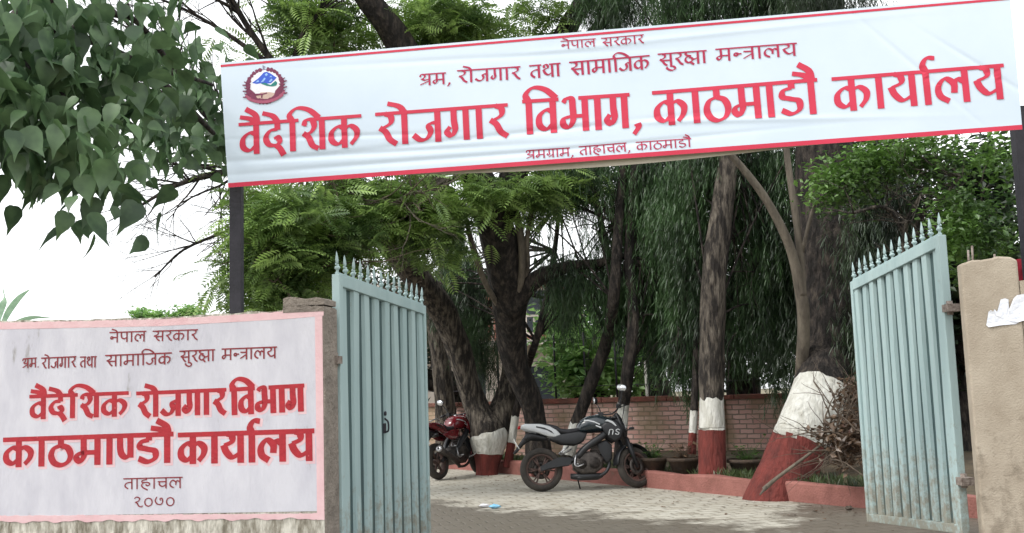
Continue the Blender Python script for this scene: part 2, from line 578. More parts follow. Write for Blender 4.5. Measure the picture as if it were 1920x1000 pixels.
def grime(m, col_, low, high, zmax, k=0.55):
    """splashed dirt that thins out above the ground, plus rust specks"""
    n, l = m.node_tree.nodes, m.node_tree.links
    b = n['Principled BSDF']
    src = b.inputs['Base Color'].links[0].from_socket
    tc = n.new('ShaderNodeTexCoord')
    sx = n.new('ShaderNodeSeparateXYZ')
    l.new(tc.outputs['Object'], sx.inputs[0])
    mr = n.new('ShaderNodeMapRange')
    mr.inputs['From Min'].default_value = 0.0
    mr.inputs['From Max'].default_value = zmax
    mr.inputs['To Min'].default_value = 0.22
    mr.inputs['To Max'].default_value = -0.06
    l.new(sx.outputs['Z'], mr.inputs['Value'])
    nz = n.new('ShaderNodeTexNoise')
    nz.inputs['Scale'].default_value = 11
    nz.inputs['Detail'].default_value = 9
    nz.inputs['Roughness'].default_value = 0.75
    l.new(tc.outputs['Object'], nz.inputs['Vector'])
    ad = n.new('ShaderNodeMath')
    ad.operation = 'ADD'
    l.new(nz.outputs['Fac'], ad.inputs[0])
    l.new(mr.outputs[0], ad.inputs[1])
    cr = n.new('ShaderNodeValToRGB')
    cr.color_ramp.elements[0].position = low
    cr.color_ramp.elements[1].position = high
    cr.color_ramp.elements[0].color = (0, 0, 0, 1)
    cr.color_ramp.elements[1].color = (k, k, k, 1)
    l.new(ad.outputs[0], cr.inputs[0])
    mx = n.new('ShaderNodeMixRGB')
    mx.inputs[2].default_value = (*col_, 1)
    l.new(cr.outputs[0], mx.inputs[0])
    l.new(src, mx.inputs[1])
    l.new(mx.outputs[0], b.inputs['Base Color'])


grime(m_gate, s(132, 116, 92), 0.55, 0.74, 0.9, 0.7)
m_gate_back = mat('gate_back_dark', s(72, 94, 94), s(58, 78, 80), 3, 0.6, 0.15, 60, stretch=(1, 1, 0.15))  # darker base colour for the sheet between the strips
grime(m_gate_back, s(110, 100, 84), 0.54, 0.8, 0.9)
m_iron = mat('dark_iron', s(52, 50, 58), s(36, 36, 42), 8, 0.6, 0.2, 60)
m_rust = mat('worn_steel', s(160, 150, 142), s(112, 98, 90), 30, 0.6, 0.4, 60, metal=0.3)
m_fabric = mat('banner_vinyl', s(209, 222, 234), s(202, 216, 230), 1.2, 0.45, 0.0)
m_fabric_back = mat('banner_back', s(214, 206, 190), s(196, 188, 172), 3, 0.7)
m_red_ink = mat('red_ink', s(206, 52, 80), s(196, 46, 72), 3, 0.5)
m_crimson = mat('crimson_ink', s(176, 40, 78), s(166, 36, 70), 3, 0.5)
m_letter = mat('red_sign_paint', s(180, 44, 54), s(160, 38, 48), 14, 0.7, 0.2, 60, c3=s(210, 90, 96))
m_letter_dark = mat('maroon_sign_paint', s(146, 52, 58), s(122, 44, 50), 30, 0.7)
m_pinkpaint = mat('pink_paint', s(228, 196, 198), s(220, 180, 184), 6, 0.85, 0.15, 50, c3=s(214, 186, 186))
m_pinkshadow = mat('pink_letter_shade', s(228, 196, 200), s(220, 184, 190), 20, 0.85)
m_concrete = mat('pillar_plaster', s(174, 163, 147), s(152, 140, 124), 3, 0.9, 0.35, 90, c3=s(188, 178, 162))
grime(m_concrete, s(112, 102, 88), 0.57, 0.72, 1.6, 0.6)
m_concrete_grey = mat('grey_concrete', s(150, 140, 130), s(116, 108, 100), 7, 0.95, 0.9, 40)


def wall_mats():
    """old whitewash with rain streaks; bare plaster with dribbled limewash"""
    out = []
    for nm, c1, c2, c3, st, sc, p0, p1 in (
            ('painted_panel', s(210, 209, 216), s(194, 193, 202), s(142, 137, 130), (1, 1, 0.35), 4, 0.38, 0.62),
            ('dribbled_plaster', s(214, 210, 198), s(134, 128, 114), s(100, 94, 82), (3.4, 3.4, 1.0), 5, 0.38, 0.60)):
        m = mat(nm, c1, c2, sc, 0.9, 0.16 if nm == 'painted_panel' else 0.6, 60 if nm == 'painted_panel' else 18, stretch=st, c3=c3)
        n, l = m.node_tree.nodes, m.node_tree.links
        cr = [x for x in n if x.type == 'VALTORGB'][0]
        cr.color_ramp.elements[0].position = p0
        cr.color_ramp.elements[1].position = p1
        out.append(m)
    return out


m_panel, m_dribble = wall_mats()


def brick_mat():
    m = bpy.data.materials.new('old_brick')
    m.use_nodes = True
    n, l = m.node_tree.nodes, m.node_tree.links
    b = n['Principled BSDF']
    b.inputs['Roughness'].default_value = 0.95
    tc = n.new('ShaderNodeTexCoord')
    sx = n.new('ShaderNodeSeparateXYZ')
    cx = n.new('ShaderNodeCombineXYZ')
    l.new(tc.outputs['Object'], sx.inputs[0])
    l.new(sx.outputs['X'], cx.inputs['X'])
    l.new(sx.outputs['Z'], cx.inputs['Y'])
    wn = n.new('ShaderNodeTexNoise')
    wn.inputs['Scale'].default_value = 9
    l.new(tc.outputs['Object'], wn.inputs['Vector'])
    mx = n.new('ShaderNodeMixRGB')
    mx.blend_type = 'ADD'
    mx.inputs[0].default_value = 0.036
    l.new(cx.outputs[0], mx.inputs[1])
    l.new(wn.outputs['Color'], mx.inputs[2])
    br = n.new('ShaderNodeTexBrick')
    br.inputs['Color1'].default_value = (*s(224, 188, 178), 1)
    br.inputs['Color2'].default_value = (*s(200, 154, 144), 1)
    br.inputs['Mortar'].default_value = (*s(150, 134, 124), 1)
    br.inputs['Scale'].default_value = 1.0
    br.inputs['Brick Width'].default_value = 0.24
    br.inputs['Row Height'].default_value = 0.082
    br.inputs['Mortar Size'].default_value = 0.012
    br.inputs['Mortar Smooth'].default_value = 0.3
    l.new(mx.outputs[0], br.inputs['Vector'])
    st = n.new('ShaderNodeTexNoise')
    st.inputs['Scale'].default_value = 1.6
    st.inputs['Detail'].default_value = 8
    l.new(tc.outputs['Object'], st.inputs['Vector'])
    cr = n.new('ShaderNodeValToRGB')
    cr.color_ramp.elements[0].position = 0.44
    cr.color_ramp.elements[1].position = 0.62
    cr.color_ramp.elements[0].color = (0, 0, 0, 1)
    cr.color_ramp.elements[1].color = (0.75, 0.75, 0.75, 1)
    l.new(st.outputs['Fac'], cr.inputs[0])
    m2 = n.new('ShaderNodeMixRGB')
    m2.inputs[2].default_value = (*s(150, 134, 106), 1)
    l.new(cr.outputs[0], m2.inputs[0])
    l.new(br.outputs['Color'], m2.inputs[1])
    l.new(m2.outputs[0], b.inputs['Base Color'])
    bp = n.new('ShaderNodeBump')
    bp.inputs['Strength'].default_value = 0.9
    bp.inputs['Distance'].default_value = 0.02
    bp.invert = True
    l.new(br.outputs['Fac'], bp.inputs['Height'])
    l.new(bp.outputs[0], b.inputs['Normal'])
    return m


m_brick = brick_mat()


def paver_mat():
    m = bpy.data.materials.new('interlocking_pavers')
    m.use_nodes = True
    n, l = m.node_tree.nodes, m.node_tree.links
    b = n['Principled BSDF']
    tc = n.new('ShaderNodeTexCoord')
    mp = n.new('ShaderNodeMapping')
    mp.inputs['Rotation'].default_value = (0, 0, R(-14))
    l.new(tc.outputs['Object'], mp.inputs[0])
    wn = n.new('ShaderNodeTexNoise')
    wn.inputs['Scale'].default_value = 7
    l.new(mp.outputs[0], wn.inputs['Vector'])
    mx = n.new('ShaderNodeMixRGB')
    mx.blend_type = 'ADD'
    mx.inputs[0].default_value = 0.05
    l.new(mp.outputs[0], mx.inputs[1])
    l.new(wn.outputs['Color'], mx.inputs[2])
    br = n.new('ShaderNodeTexBrick')
    br.inputs['Color1'].default_value = (*s(172, 169, 158), 1)
    br.inputs['Color2'].default_value = (*s(154, 149, 136), 1)
    br.inputs['Mortar'].default_value = (*s(112, 106, 92), 1)
    br.inputs['Scale'].default_value = 1.0
    br.inputs['Brick Width'].default_value = 0.26
    br.inputs['Row Height'].default_value = 0.2
    br.inputs['Mortar Size'].default_value = 0.014
    br.inputs['Mortar Smooth'].default_value = 0.6
    l.new(mx.outputs[0], br.inputs['Vector'])
    # dust blotches
    d = n.new('ShaderNodeTexNoise')
    d.inputs['Scale'].default_value = 3.2
    d.inputs['Detail'].default_value = 9
    d.inputs['Roughness'].default_value = 0.7
    l.new(tc.outputs['Object'], d.inputs['Vector'])
    dr = n.new('ShaderNodeValToRGB')
    dr.color_ramp.elements[0].position = 0.35
    dr.color_ramp.elements[1].position = 0.7
    dr.color_ramp.elements[0].color = (*s(150, 142, 124), 1)
    dr.color_ramp.elements[1].color = (*s(206, 202, 192), 1)
    l.new(d.outputs['Fac'], dr.inputs[0])
    m1 = n.new('ShaderNodeMixRGB')
    m1.blend_type = 'MIX'
    m1.inputs[0].default_value = 0.45
    l.new(br.outputs['Color'], m1.inputs[1])
    l.new(dr.outputs[0], m1.inputs[2])
    # damp, muddy strip by the gate: a stain with its own edge, (y + slope*x) below a line, broken up by noise
    sx = n.new('ShaderNodeSeparateXYZ')
    l.new(tc.outputs['Object'], sx.inputs[0])
    e1 = n.new('ShaderNodeMath')
    e1.operation = 'MULTIPLY_ADD'
    l.new(sx.outputs['X'], e1.inputs[0])
    e1.inputs[1].default_value = 0.95
    l.new(sx.outputs['Y'], e1.inputs[2])
    e1b = n.new('ShaderNodeMath')          # right-hand patch by the kerb
    e1b.operation = 'MULTIPLY_ADD'
    l.new(sx.outputs['X'], e1b.inputs[0])
    e1b.inputs[1].default_value = -2.6
    l.new(sx.outputs['Y'], e1b.inputs[2])
    e2b = n.new('ShaderNodeMath')
    e2b.operation = 'ADD'
    l.new(e1b.outputs[0], e2b.inputs[0])
    e2b.inputs[1].default_value = 9.2
    mn = n.new('ShaderNodeMath')
    mn.operation = 'MINIMUM'
    l.new(e1.outputs[0], mn.inputs[0])
    l.new(e2b.outputs[0], mn.inputs[1])
    wnz = n.new('ShaderNodeTexNoise')
    wnz.inputs['Scale'].default_value = 1.6
    wnz.inputs['Detail'].default_value = 8
    wnz.inputs['Roughness'].default_value = 0.7
    l.new(tc.outputs['Object'], wnz.inputs['Vector'])
    e3 = n.new('ShaderNodeMath')
    e3.operation = 'MULTIPLY_ADD'
    l.new(wnz.outputs['Fac'], e3.inputs[0])
    e3.inputs[1].default_value = 5.0
    l.new(mn.outputs[0], e3.inputs[2])
    mr = n.new('ShaderNodeMapRange')
    mr.inputs['From Min'].default_value = 15.5
    mr.inputs['From Max'].default_value = 16.3
    mr.inputs['To Min'].default_value = 0.86
    mr.inputs['To Max'].default_value = 0.0
    l.new(e3.outputs[0], mr.inputs['Value'])
    m2 = n.new('ShaderNodeMixRGB')
    m2.inputs[2].default_value = (*s(86, 79, 69), 1)
    l.new(mr.outputs[0], m2.inputs[0])
    l.new(m1.outputs[0], m2.inputs[1])
    l.new(m2.outputs[0], b.inputs['Base Color'])
    rr = n.new('ShaderNodeMapRange')
    rr.inputs['To Min'].default_value = 0.9
    rr.inputs['To Max'].default_value = 0.45
    l.new(mr.outputs[0], rr.inputs['Value'])
    l.new(rr.outputs[0], b.inputs['Roughness'])
    bp = n.new('ShaderNodeBump')
    bp.inputs['Strength'].default_value = 0.8
    bp.inputs['Distance'].default_value = 0.02
    bp.invert = True
    l.new(br.outputs['Fac'], bp.inputs['Height'])
    b2 = n.new('ShaderNodeBump')
    b2.inputs['Strength'].default_value = 0.5
    b2.inputs['Distance'].default_value = 0.03
    l.new(d.outputs['Fac'], b2.inputs['Height'])
    l.new(bp.outputs[0], b2.inputs['Normal'])
    l.new(b2.outputs[0], b.inputs['Normal'])
    return m


m_paver = paver_mat()
m_soil = mat('soil', s(96, 84, 66), s(70, 62, 50), 4, 0.95, 0.9, 20, c3=s(84, 92, 60))
m_earth = mat('earth', s(126, 116, 96), s(100, 96, 74), 0.6, 0.95, 0.5, 8)

m_leaf_feather = leaf_mat('feathery_leaf', s(80, 108, 58), s(152, 182, 98), 1.6, 0.4)
m_leaf_weep = leaf_mat('weeping_leaf', s(36, 54, 36), s(74, 106, 60), 0.9, 0.3)
m_leaf_dark = leaf_mat('dark_leaf', s(28, 42, 28), s(54, 76, 44), 0.7, 0.25)
m_leaf_big = leaf_mat('heart_leaf', s(50, 74, 48), s(90, 118, 78), 2.0, 0.25, 0.04)
m_leaf_bush = leaf_mat('bush_leaf', s(50, 74, 42), s(106, 144, 64), 1.2, 0.35)
m_leaf_bright = leaf_mat('bright_leaf', s(96, 140, 76), s(158, 196, 116), 1.5, 0.45)
m_grass = leaf_mat('grass_blade', s(52, 68, 40), s(84, 102, 56), 2.0, 0.3)
m_dry = leaf_mat('dry_leaf', s(74, 58, 46), s(112, 90, 70), 6, 0.2)
m_twig = mat('twig_bark', s(70, 60, 52), s(100, 88, 76), 10, 0.9)


# ------------------------------------------------------------------ setting: ground, yard, kerb, bed
def sheet(name, pts, z, m):
    mb = MB()
    mb.add([(x, y, z) for x, y in pts], [tuple(range(len(pts)))])
    o = mb.build(name, m)
    o['kind'] = 'structure'
    return o


sheet('ground', [(-400, -200), (400, -200), (400, 700), (-400, 700)], -0.008, m_earth)
sheet('pavement', [(-6.0, 4.5), (6.5, 4.5), (6.5, 9.0), (5.5, 10.0), (2.2, 15.5), (0.8, 17.7), (-0.5, 20.1), (-2.2, 22.1), (-9, 25)], 0.0, m_paver)

KL = [(5.6, 9.6), (4.02, 12.05), (2.95, 13.85), (2.0, 15.45), (0.75, 17.5), (-0.55, 19.9), (-2.2, 21.9), (-7.0, 24.5)]


def kerb():
    mb = MB()
    pts = catmull([(x, y, 0) for x, y in KL], 5)
    n = len(pts)
    vs_, fs_ = [], []
    for i, p in enumerate(pts):
        t = pts[min(i + 1, n - 1)] - pts[max(i - 1, 0)]
        t /= np.linalg.norm(t)
        nr = np.array((t[1], -t[0], 0))       # towards bed (right of travel)
        j = 0.012 * math.sin(i * 1.7) + rnd.uniform(-.008, .008)
        for d, z in ((0, -0.05), (0.0, 0.21), (0.02, 0.235 + j), (0.13, 0.235 + j), (0.13, 0.0)):
            q = p + nr * (d + j * 0.5)
            vs_.append((q[0], q[1], z))
    for i in range(n - 1):
        for k in range(4):
            a = i * 5 + k
            fs_.append((a, a + 1, a + 6, a + 5))
    mb.add(vs_, fs_)
    o = mb.build('kerb', m_kerb)
    o['kind'] = 'structure'
    # bed soil behind the kerb
    vs_, fs_ = [], []
    for i, p in enumerate(pts):
        t = pts[min(i + 1, n - 1)] - pts[max(i - 1, 0)]
        t /= np.linalg.norm(t)
        nr = np.array((t[1], -t[0], 0))
        for d, z in ((0.1, 0.17), (0.6, 0.2), (1.5, 0.27), (3.2, 0.36), (9, 0.4)):
            q = p + nr * d
            vs_.append((q[0], q[1], z + rnd.uniform(-.015, .015)))
    for i in range(n - 1):
        for k in range(4):
            a = i * 5 + k
            fs_.append((a, a + 1, a + 6, a + 5))
    mb = MB()
    mb.add(vs_, fs_, True)
    o = mb.build('planting_bed', m_soil)
    o['kind'] = 'structure'


kerb()


# ------------------------------------------------------------------ sign wall, left of the gateway
def slab(mb, pl, top, bot, depth, jit=0.0, step=0.06, off=0.0, back=True):
    """top: list of (a, b) along the plane; bot: b of the lower edge (number or list)"""
    cols = []
    for (a0, b0), (a1, b1) in zip(top[:-1], top[1:]):
        n = max(1, int(abs(a1 - a0) / step))
        for k in range(n):
            t = k / n
            cols.append((a0 + (a1 - a0) * t, b0 + (b1 - b0) * t))
    cols.append(top[-1])
    vs_, fs_ = [], []
    for i, (a, b) in enumerate(cols):
        j = rnd.uniform(-jit, jit)
        vs_ += [pl.pos(a, bot(a) if callable(bot) else bot, off), pl.pos(a, b + j, off), pl.pos(a, b + j * .5, off - depth), pl.pos(a, bot(a) if callable(bot) else bot, off - depth)]
    for i in range(len(cols) - 1):
        o = i * 4
        for k in range(3 if back else 2):
            fs_.append((o + k, o + 4 + k, o + 5 + k, o + k + 1))
    e = len(vs_) - 4
    fs_ += [(0, 1, 2, 3), (e + 3, e + 2, e + 1, e)]
    mb.add(vs_, fs_)


wl, wr = P(0, 800, 7.9), P(607, 800, 7.45)
WP = Plane((wl.x, wl.y, 0), (wr.x - wl.x, wr.y - wl.y, 0), (0, 0, 1))
AB = WP.ab
t_wall = thing('sign_wall', 'whitewashed roadside wall with pink border and red painted lettering', 'wall', WP.pos(1.2, 0))
o_ = t_wall.location
mb = MB()
aR = AB(607, 800)[0]
top = [(-2.5, AB(0, 602)[1] - 0.03), AB(0, 602), AB(180, 599), AB(300, 596), AB(420, 589), AB(528, 582)]
slab(mb, WP, top + [(aR - 0.001, AB(607, 580)[1])], -0.05, 0.22, 0.006)
mb.build('wall_body', m_dribble, t_wall, o_)
mb = MB()
slab(mb, WP, [AB(531, 574), AB(608, 574)], AB(600, 584)[1], 0.235, 0.004, 0.03, 0.006)
slab(mb, WP, [(AB(531, 560)[0], AB(531, 562)[1]), AB(545, 556), AB(570, 560), AB(600, 557), AB(608, 561)], AB(560, 573.5)[1], 0.24, 0.006, 0.025, 0.004)
mb.build('cap', m_concrete_grey, t_wall, o_)
# end face: bare plaster return
mb = MB()
mb.add([WP.pos(aR + .002, -0.05, 0.004), WP.pos(aR + .002, AB(607, 576)[1], 0.004), WP.pos(aR + .002, AB(607, 576)[1], -0.26), WP.pos(aR + .002, -0.05, -0.26),
        WP.pos(aR + .012, -0.05, 0.0), WP.pos(aR + .012, AB(607, 576)[1], 0.0), WP.pos(aR + .012, AB(607, 576)[1], -0.26), WP.pos(aR + .012, -0.05, -0.26)],
       [(0, 1, 5, 4), (4, 5, 6, 7), (1, 2, 6, 5), (3, 7, 6, 2)])
mb.build('end_face', m_concrete_grey, t_wall, o_)
# white panel and border: skins of paint 3 mm and 4 mm proud
inn = [(-2.4, AB(0, 618)[1]), AB(0, 618), AB(300, 612), AB(530, 599), AB(592, 594)]
mb = MB()
slab(mb, WP, inn, lambda a: AB(300, 964)[1] + (a - 1) * 0.004, 0.002, 0.002, 0.05, 0.003, False)
mb.build('painted_panel', m_panel, t_wall, o_)
mb = MB()
tp = [(-2.4, AB(0, 605)[1]), AB(0, 605), AB(180, 602), AB(300, 599), AB(420, 592), AB(530, 585), AB(531, 577), AB(607, 577)]
bl = lambda a: np.interp(a, [q[0] for q in inn] + [AB(607, 592)[0]], [q[1] for q in inn] + [AB(607, 592)[1]])
slab(mb, WP, tp, lambda a: bl(a) + 0.0, 0.002, 0.004, 0.02, 0.004, False)
aI = AB(592, 700)[0]
slab(mb, WP, [(aI, AB(592, 594)[1]), (aR, AB(607, 592.5)[1])], AB(600, 975)[1], 0.002, 0, 0.05, 0.0045, False)
slab(mb, WP, [(-2.4, AB(100, 963)[1]), (aI, AB(590, 963)[1])], lambda a: AB(300, 976)[1] + 0.006 * math.sin(a * 23) + 0.004 * math.sin(a * 51), 0.002, 0.004, 0.02, 0.0045, False)
mb.build('pink_border', m_pinkpaint, t_wall, o_)
for nm, items, nib, thin, ang, mt in (
        ('lettering', [('nepal', (206, 624), (275, 621.5), 19), ('sarkar', (287, 621.5), (372, 618.5), 19)], .15, .11, 30, m_letter_dark),
        ('lettering', [('shramd', (41, 673.5), (75, 671), 18), ('rojgar', (78, 672), (144, 669), 20), ('tatha', (150.5, 670), (182, 669), 20), ('samajik', (198, 667), (323, 662), 21),
                       ('suraksha', (337, 659), (404, 656), 21), ('mantralay', (416, 655), (520, 651), 21)], .15, .11, 30, m_letter_dark),
        ('lettering', [('vaideshik', (56, 744), (242, 737), 43), ('rojgar', (256, 738), (425, 731), 45), ('vibhag', (431, 731), (571, 723), 48)], .26, .13, 24, m_letter),
        ('lettering', [('kathmandau', (6.6, 825), (326, 814), 52), ('karyalay', (334, 816), (590, 808), 55)], .26, .14, 24, m_letter),
        ('lettering', [('tahachal', (232, 898), (343, 895), 20)], .14, .1, 30, m_letter_dark),
        ('lettering', [('year', (249, 932), (330, 930), 19)], .14, .1, 30, m_letter_dark)):
    mb = MB()
    for wd, p0, p1, h in items:
        write(mb, WP, wd, p0, p1, h, nib, thin, ang, 0.0052)
    mb.build(nm, mt, t_wall, o_)
    if mt is m_letter:
        mb = MB()
        for wd, p0, p1, h in items:
            write(mb, WP, wd, p0, p1, h, nib, thin, ang, 0.0034, 0.045, (0.011, -0.010))
        mb.build('letter_shade', m_pinkshadow, t_wall, o_)

# ------------------------------------------------------------------ banner over the gateway
TL, TR, BL, BR = P(413, 118, 7.55), P(1893, -9, 7.05), P(428, 352, 7.55), P(1917, 243, 7.05)
BP = Plane(TL, TR - TL, Vector((0, 0, 1)))
bTL, bTR, bBL, bBR = [BP.ab(*q) for q in ((413, 118), (1893, -9), (428, 352), (1917, 243))]


def crease(a, b):
    e = -b
    d = 0.006 * math.sin(a * 1.3 + 0.6) * math.sin(min(max(e / 0.9, 0), 1) * math.pi)
    for a0, e0, sl, ln, wd, amp in ((1.1, .76, .02, 1.1, .022, .008), (2.1, .70, -.03, 1.3, .02, .006), (0.9, .62, .05, .7, .016, .005), (3.6, .72, .06, 1.0, .02, .006), (1.5, .84, .0, 1.3, .02, .007),
                                   (4.9, .45, 1.1, .35, .02, .006), (2.9, .83, -.02, 1.0, .016, .005), (5.35, .5, .8, .3, .02, .006), (1.9, .13, .03, 1.0, .02, .004), (3.4, .1, -.02, 1.2, .02, .004)):
        u = (e - e0 - sl * (a - a0)) / wd
        v = (a - a0) / ln
        d += amp * math.exp(-u * u - v * v) * math.copysign(1, 0.5 - (int(a0 * 10) % 2))
    return d


BP.disp = crease
t_ban = thing('banner', 'long white cloth banner with red lettering and round emblem above the gateway', 'banner', BP.pos(2.7, -0.9))
ob = t_ban.location


def ban(u, v):
    tx, ty = bTL[0] + (bTR[0] - bTL[0]) * u, bTL[1] + (bTR[1] - bTL[1]) * u
    bx, by = bBL[0] + (bBR[0] - bBL[0]) * u, bBL[1] + (bBR[1] - bBL[1]) * u
    return tx + (bx - tx) * v, ty + (by - ty) * v


def ban_grid(u0, u1, v0, v1, nu, nv, off):
    mb = MB()
    vs_ = [BP.pos(*ban(u0 + (u1 - u0) * i / nu, v0 + (v1 - v0) * j / nv), off) for j in range(nv + 1) for i in range(nu + 1)]
    fs_ = [(j * (nu + 1) + i, (j + 1) * (nu + 1) + i, (j + 1) * (nu + 1) + i + 1, j * (nu + 1) + i + 1) for j in range(nv) for i in range(nu)]
    mb.add(vs_, fs_, True)
    return mb


ban_grid(0, 1, 0, 1, 360, 110, 0).build('cloth', m_fabric, t_ban, ob)
mb = ban_grid(0.0, 1, 0.018, 0.036, 360, 3, 0.0022)
g2 = ban_grid(0, 1, 0.966, 1.0, 360, 5, 0.0022)
mb.add(g2.v, g2.f, True)
mb.build('red_border', m_red_ink, t_ban, ob)
# second sheet stretched behind, sagging a little under the front one
mb = MB()
vs_, fs_ = [], []
for i in range(61):
    u = i / 60
    sag = 0.055 * max(0, math.sin(min(max((u - 0.18) / 0.62, 0), 1) * math.pi)) ** 1.2
    a, b = ban(u, 0.02)
    vs_.append(BP.pos(a, b, -0.07))
    a, b = ban(u, 0.98)
    vs_.append(BP.pos(a, b - sag, -0.05))
fs_ = [(2 * i, 2 * i + 1, 2 * i + 3, 2 * i + 2) for i in range(60)]
mb.add(vs_, fs_, True)
mb.build('back_sheet', m_fabric_back, t_ban, ob)
mb = MB()
for v in (0.03, 0.95):
    mb.tube([BP.pos(*ban(u / 10, v), -0.03) for u in range(11)], 0.018, 6)
for u in (0.01, 0.25, 0.5, 0.75, 0.985):
    mb.tube([BP.pos(*ban(u, v), -0.032) for v in (0.03, 0.95)], 0.015, 6)
mb.build('frame', m_iron, t_ban, ob)
for items, nib, thin, ang, mt in (
        ([('nepal', (1051, 78), (1117, 73), 15), ('sarkar', (1127, 72.5), (1207, 65.5), 16)], .17, .09, 28, m_crimson),
        ([('shram', (783, 141), (846, 136.5), 21), ('rojgar', (857, 133.5), (976, 125.5), 23), ('tatha', (992, 124), (1051, 119), 24), ('samajik', (1067, 117.5), (1218, 104.5), 25),
          ('suraksha', (1233, 102), (1325, 95), 23), ('mantralay', (1341, 93), (1494, 81.5), 23)], .19, .08, 26, m_crimson),
        ([('vaideshik', (448, 234.5), (678, 218), 57), ('rojgar', (704, 215.5), (952, 197), 59), ('vibhagc', (979, 191), (1202, 176), 62), ('kathmadau', (1222.5, 174.5), (1532, 150), 63),
          ('karyalay', (1559, 149), (1881, 123.5), 62)], .205, .085, 22, m_red_ink),
        ([('shramgram', (983, 283), (1076, 277), 16), ('tahachalc', (1085, 275.5), (1182, 267.5), 16.5), ('kathmadau', (1192, 267), (1296, 260), 16)], .17, .09, 28, m_crimson)):
    mb = MB()
    for wd, p0, p1, h in items:
        write(mb, BP, wd, p0, p1, h, nib, thin, ang, 0.0036)
    mb.build('lettering', mt, t_ban, ob)


def emblem():
    cx, cy = BP.ab(497, 162)
    sc = np.linalg.norm(np.array(BP.ab(535, 160)) - np.array(BP.ab(459, 163))) / 2        # radius in metres
    ca, sa_ = math.cos(R(1.0)), math.sin(R(1.0))

    def T(x, y, off):
        x, y = x * ca - y * sa_, x * sa_ + y * ca
        return BP.pos(cx + x * sc, cy + y * sc, off)

    def poly(mb, pts, off):
        mb.add([T(x, y, off) for x, y in pts], [tuple(range(len(pts)))])

    def blob(mb, x, y, r, off, n=9, rough=0.25, seed=0):
        rr = random.Random(seed)
        poly(mb, [(x + r * (1 + rr.uniform(-rough, rough)) * math.cos(6.283 * k / n), y + r * (1 + rr.uniform(-rough, rough)) * math.sin(6.283 * k / n)) for k in range(n)], off)

    ec = lambda c, n: mat(n, c, tuple(q * 0.85 for q in c), 30, 0.5)
    mb = MB()
    blob(mb, 0, 0.0, 0.8, 0.002, 32, 0.0)
    disc = mb.build('emblem', ec(s(240, 240, 244), 'emblem_white'), t_ban, ob)
    mb = MB()
    poly(mb, [(-.62, .22), (-.3, .42), (-.02, .68), (.12, .7), (.3, .6), (.6, .36), (.5, .26), (.3, .1), (.0, .12), (-.2, .16), (-.4, .14)], 0.0026)
    mb.build('mountain', ec(s(54, 92, 204), 'emblem_blue'), disc, None)
    mb = MB()
    for q in ([(-.2, .2), (.0, .42), (.06, .36), (-.06, .22)], [(.02, .58), (.12, .64), (.18, .54), (.08, .48)], [(.2, .2), (.34, .34), (.4, .26), (.28, .16)], [(.24, .42), (.34, .48), (.38, .4)], [(-.46, .22), (-.3, .34), (-.28, .24)]):
        poly(mb, q, 0.0031)
    mb.build('snow', ec(s(150, 190, 240), 'emblem_snow'), disc, None)
    mb = MB()
    poly(mb, [(-.2, .14), (.02, .16), (.28, .02), (.54, .2), (.62, .1), (.56, -.04), (.36, -.06), (.1, .0)], 0.0034)
    mb.build('hill', ec(s(32, 126, 118), 'emblem_green'), disc, None)
    mb = MB()
    poly(mb, [(-.55, -.45), (-.2, -.3), (.2, -.32), (.55, -.42), (.4, -.62), (0, -.72), (-.4, -.62)], 0.0026)
    mb.build('plain', ec(s(206, 178, 164), 'emblem_tan'), disc, None)
    mb = MB()
    for k in range(17):
        th = R(104 + k * 11.5)
        blob(mb, .84 * math.cos(th), .84 * math.sin(th) * .96 + .04, .105 if k < 5 else .13, 0.0028 + 0.0001 * k, 7, .3, k)
        th = R(76 - k * 11.5)
        blob(mb, .84 * math.cos(th), .84 * math.sin(th) * .96 + .04, .105 if k < 5 else .13, 0.0029 + 0.0001 * k, 7, .3, k + 40)
    for k in range(8):
        for sg in (-1, 1):
            x, y = sg * (.78 + .1 * math.sin(k * 2.1)), .25 - k * .1
            poly(mb, [(x, y), (x + sg * .24, y + .08 - .05 * (k % 3)), (x + sg * .22, y + .02 - .05 * (k % 3)), (x + sg * .02, y - .06)], 0.005 + .0001 * k)
    for sg in (-1, 1):
        poly(mb, [(sg * .5, -.3), (sg * .75, -.05), (sg * .8, -.4), (sg * .6, -.62), (sg * .42, -.6)], 0.0047)
    poly(mb, [(-.5, -.34), (-.1, -.36), (.1, -.33), (.1, -.38), (-.12, -.42), (-.15, -.58), (-.21, -.58), (-.19, -.42), (-.5, -.44)], 0.0048)
    mb.build('wreath', ec(s(120, 46, 78), 'emblem_maroon'), disc, None)
    mb = MB()
    lo = [(x / 10, -.86 + .36 * (abs(x) / 10) ** 2.2) for x in range(-9, 10)]
    hi = [(x, y + .15) for x, y in lo]
    for i in range(18):
        poly(mb, [lo[i], lo[i + 1], hi[i + 1], hi[i]], 0.0061)
    poly(mb, [(-1.0, -.42), (-.95, -.34), (-.68, -.52), (-.72, -.62)], 0.0063)
    poly(mb, [(1.0, -.42), (.95, -.34), (.68, -.52), (.72, -.62)], 0.0063)
    mb.build('ribbon', ec(s(168, 84, 110), 'emblem_ribbon'), disc, None)
    mb = MB()
    poly(mb, [(-.07, 1.06), (.09, .94), (-.02, .93), (.09, .8), (-.07, .8)], 0.0026)
    mb.build('flag', ec(s(140, 136, 160), 'emblem_grey'), disc, None)
    for ch in disc.children:
        me = ch.data
        me.transform(Matrix.Translation(-Vector(ob)))


emblem()

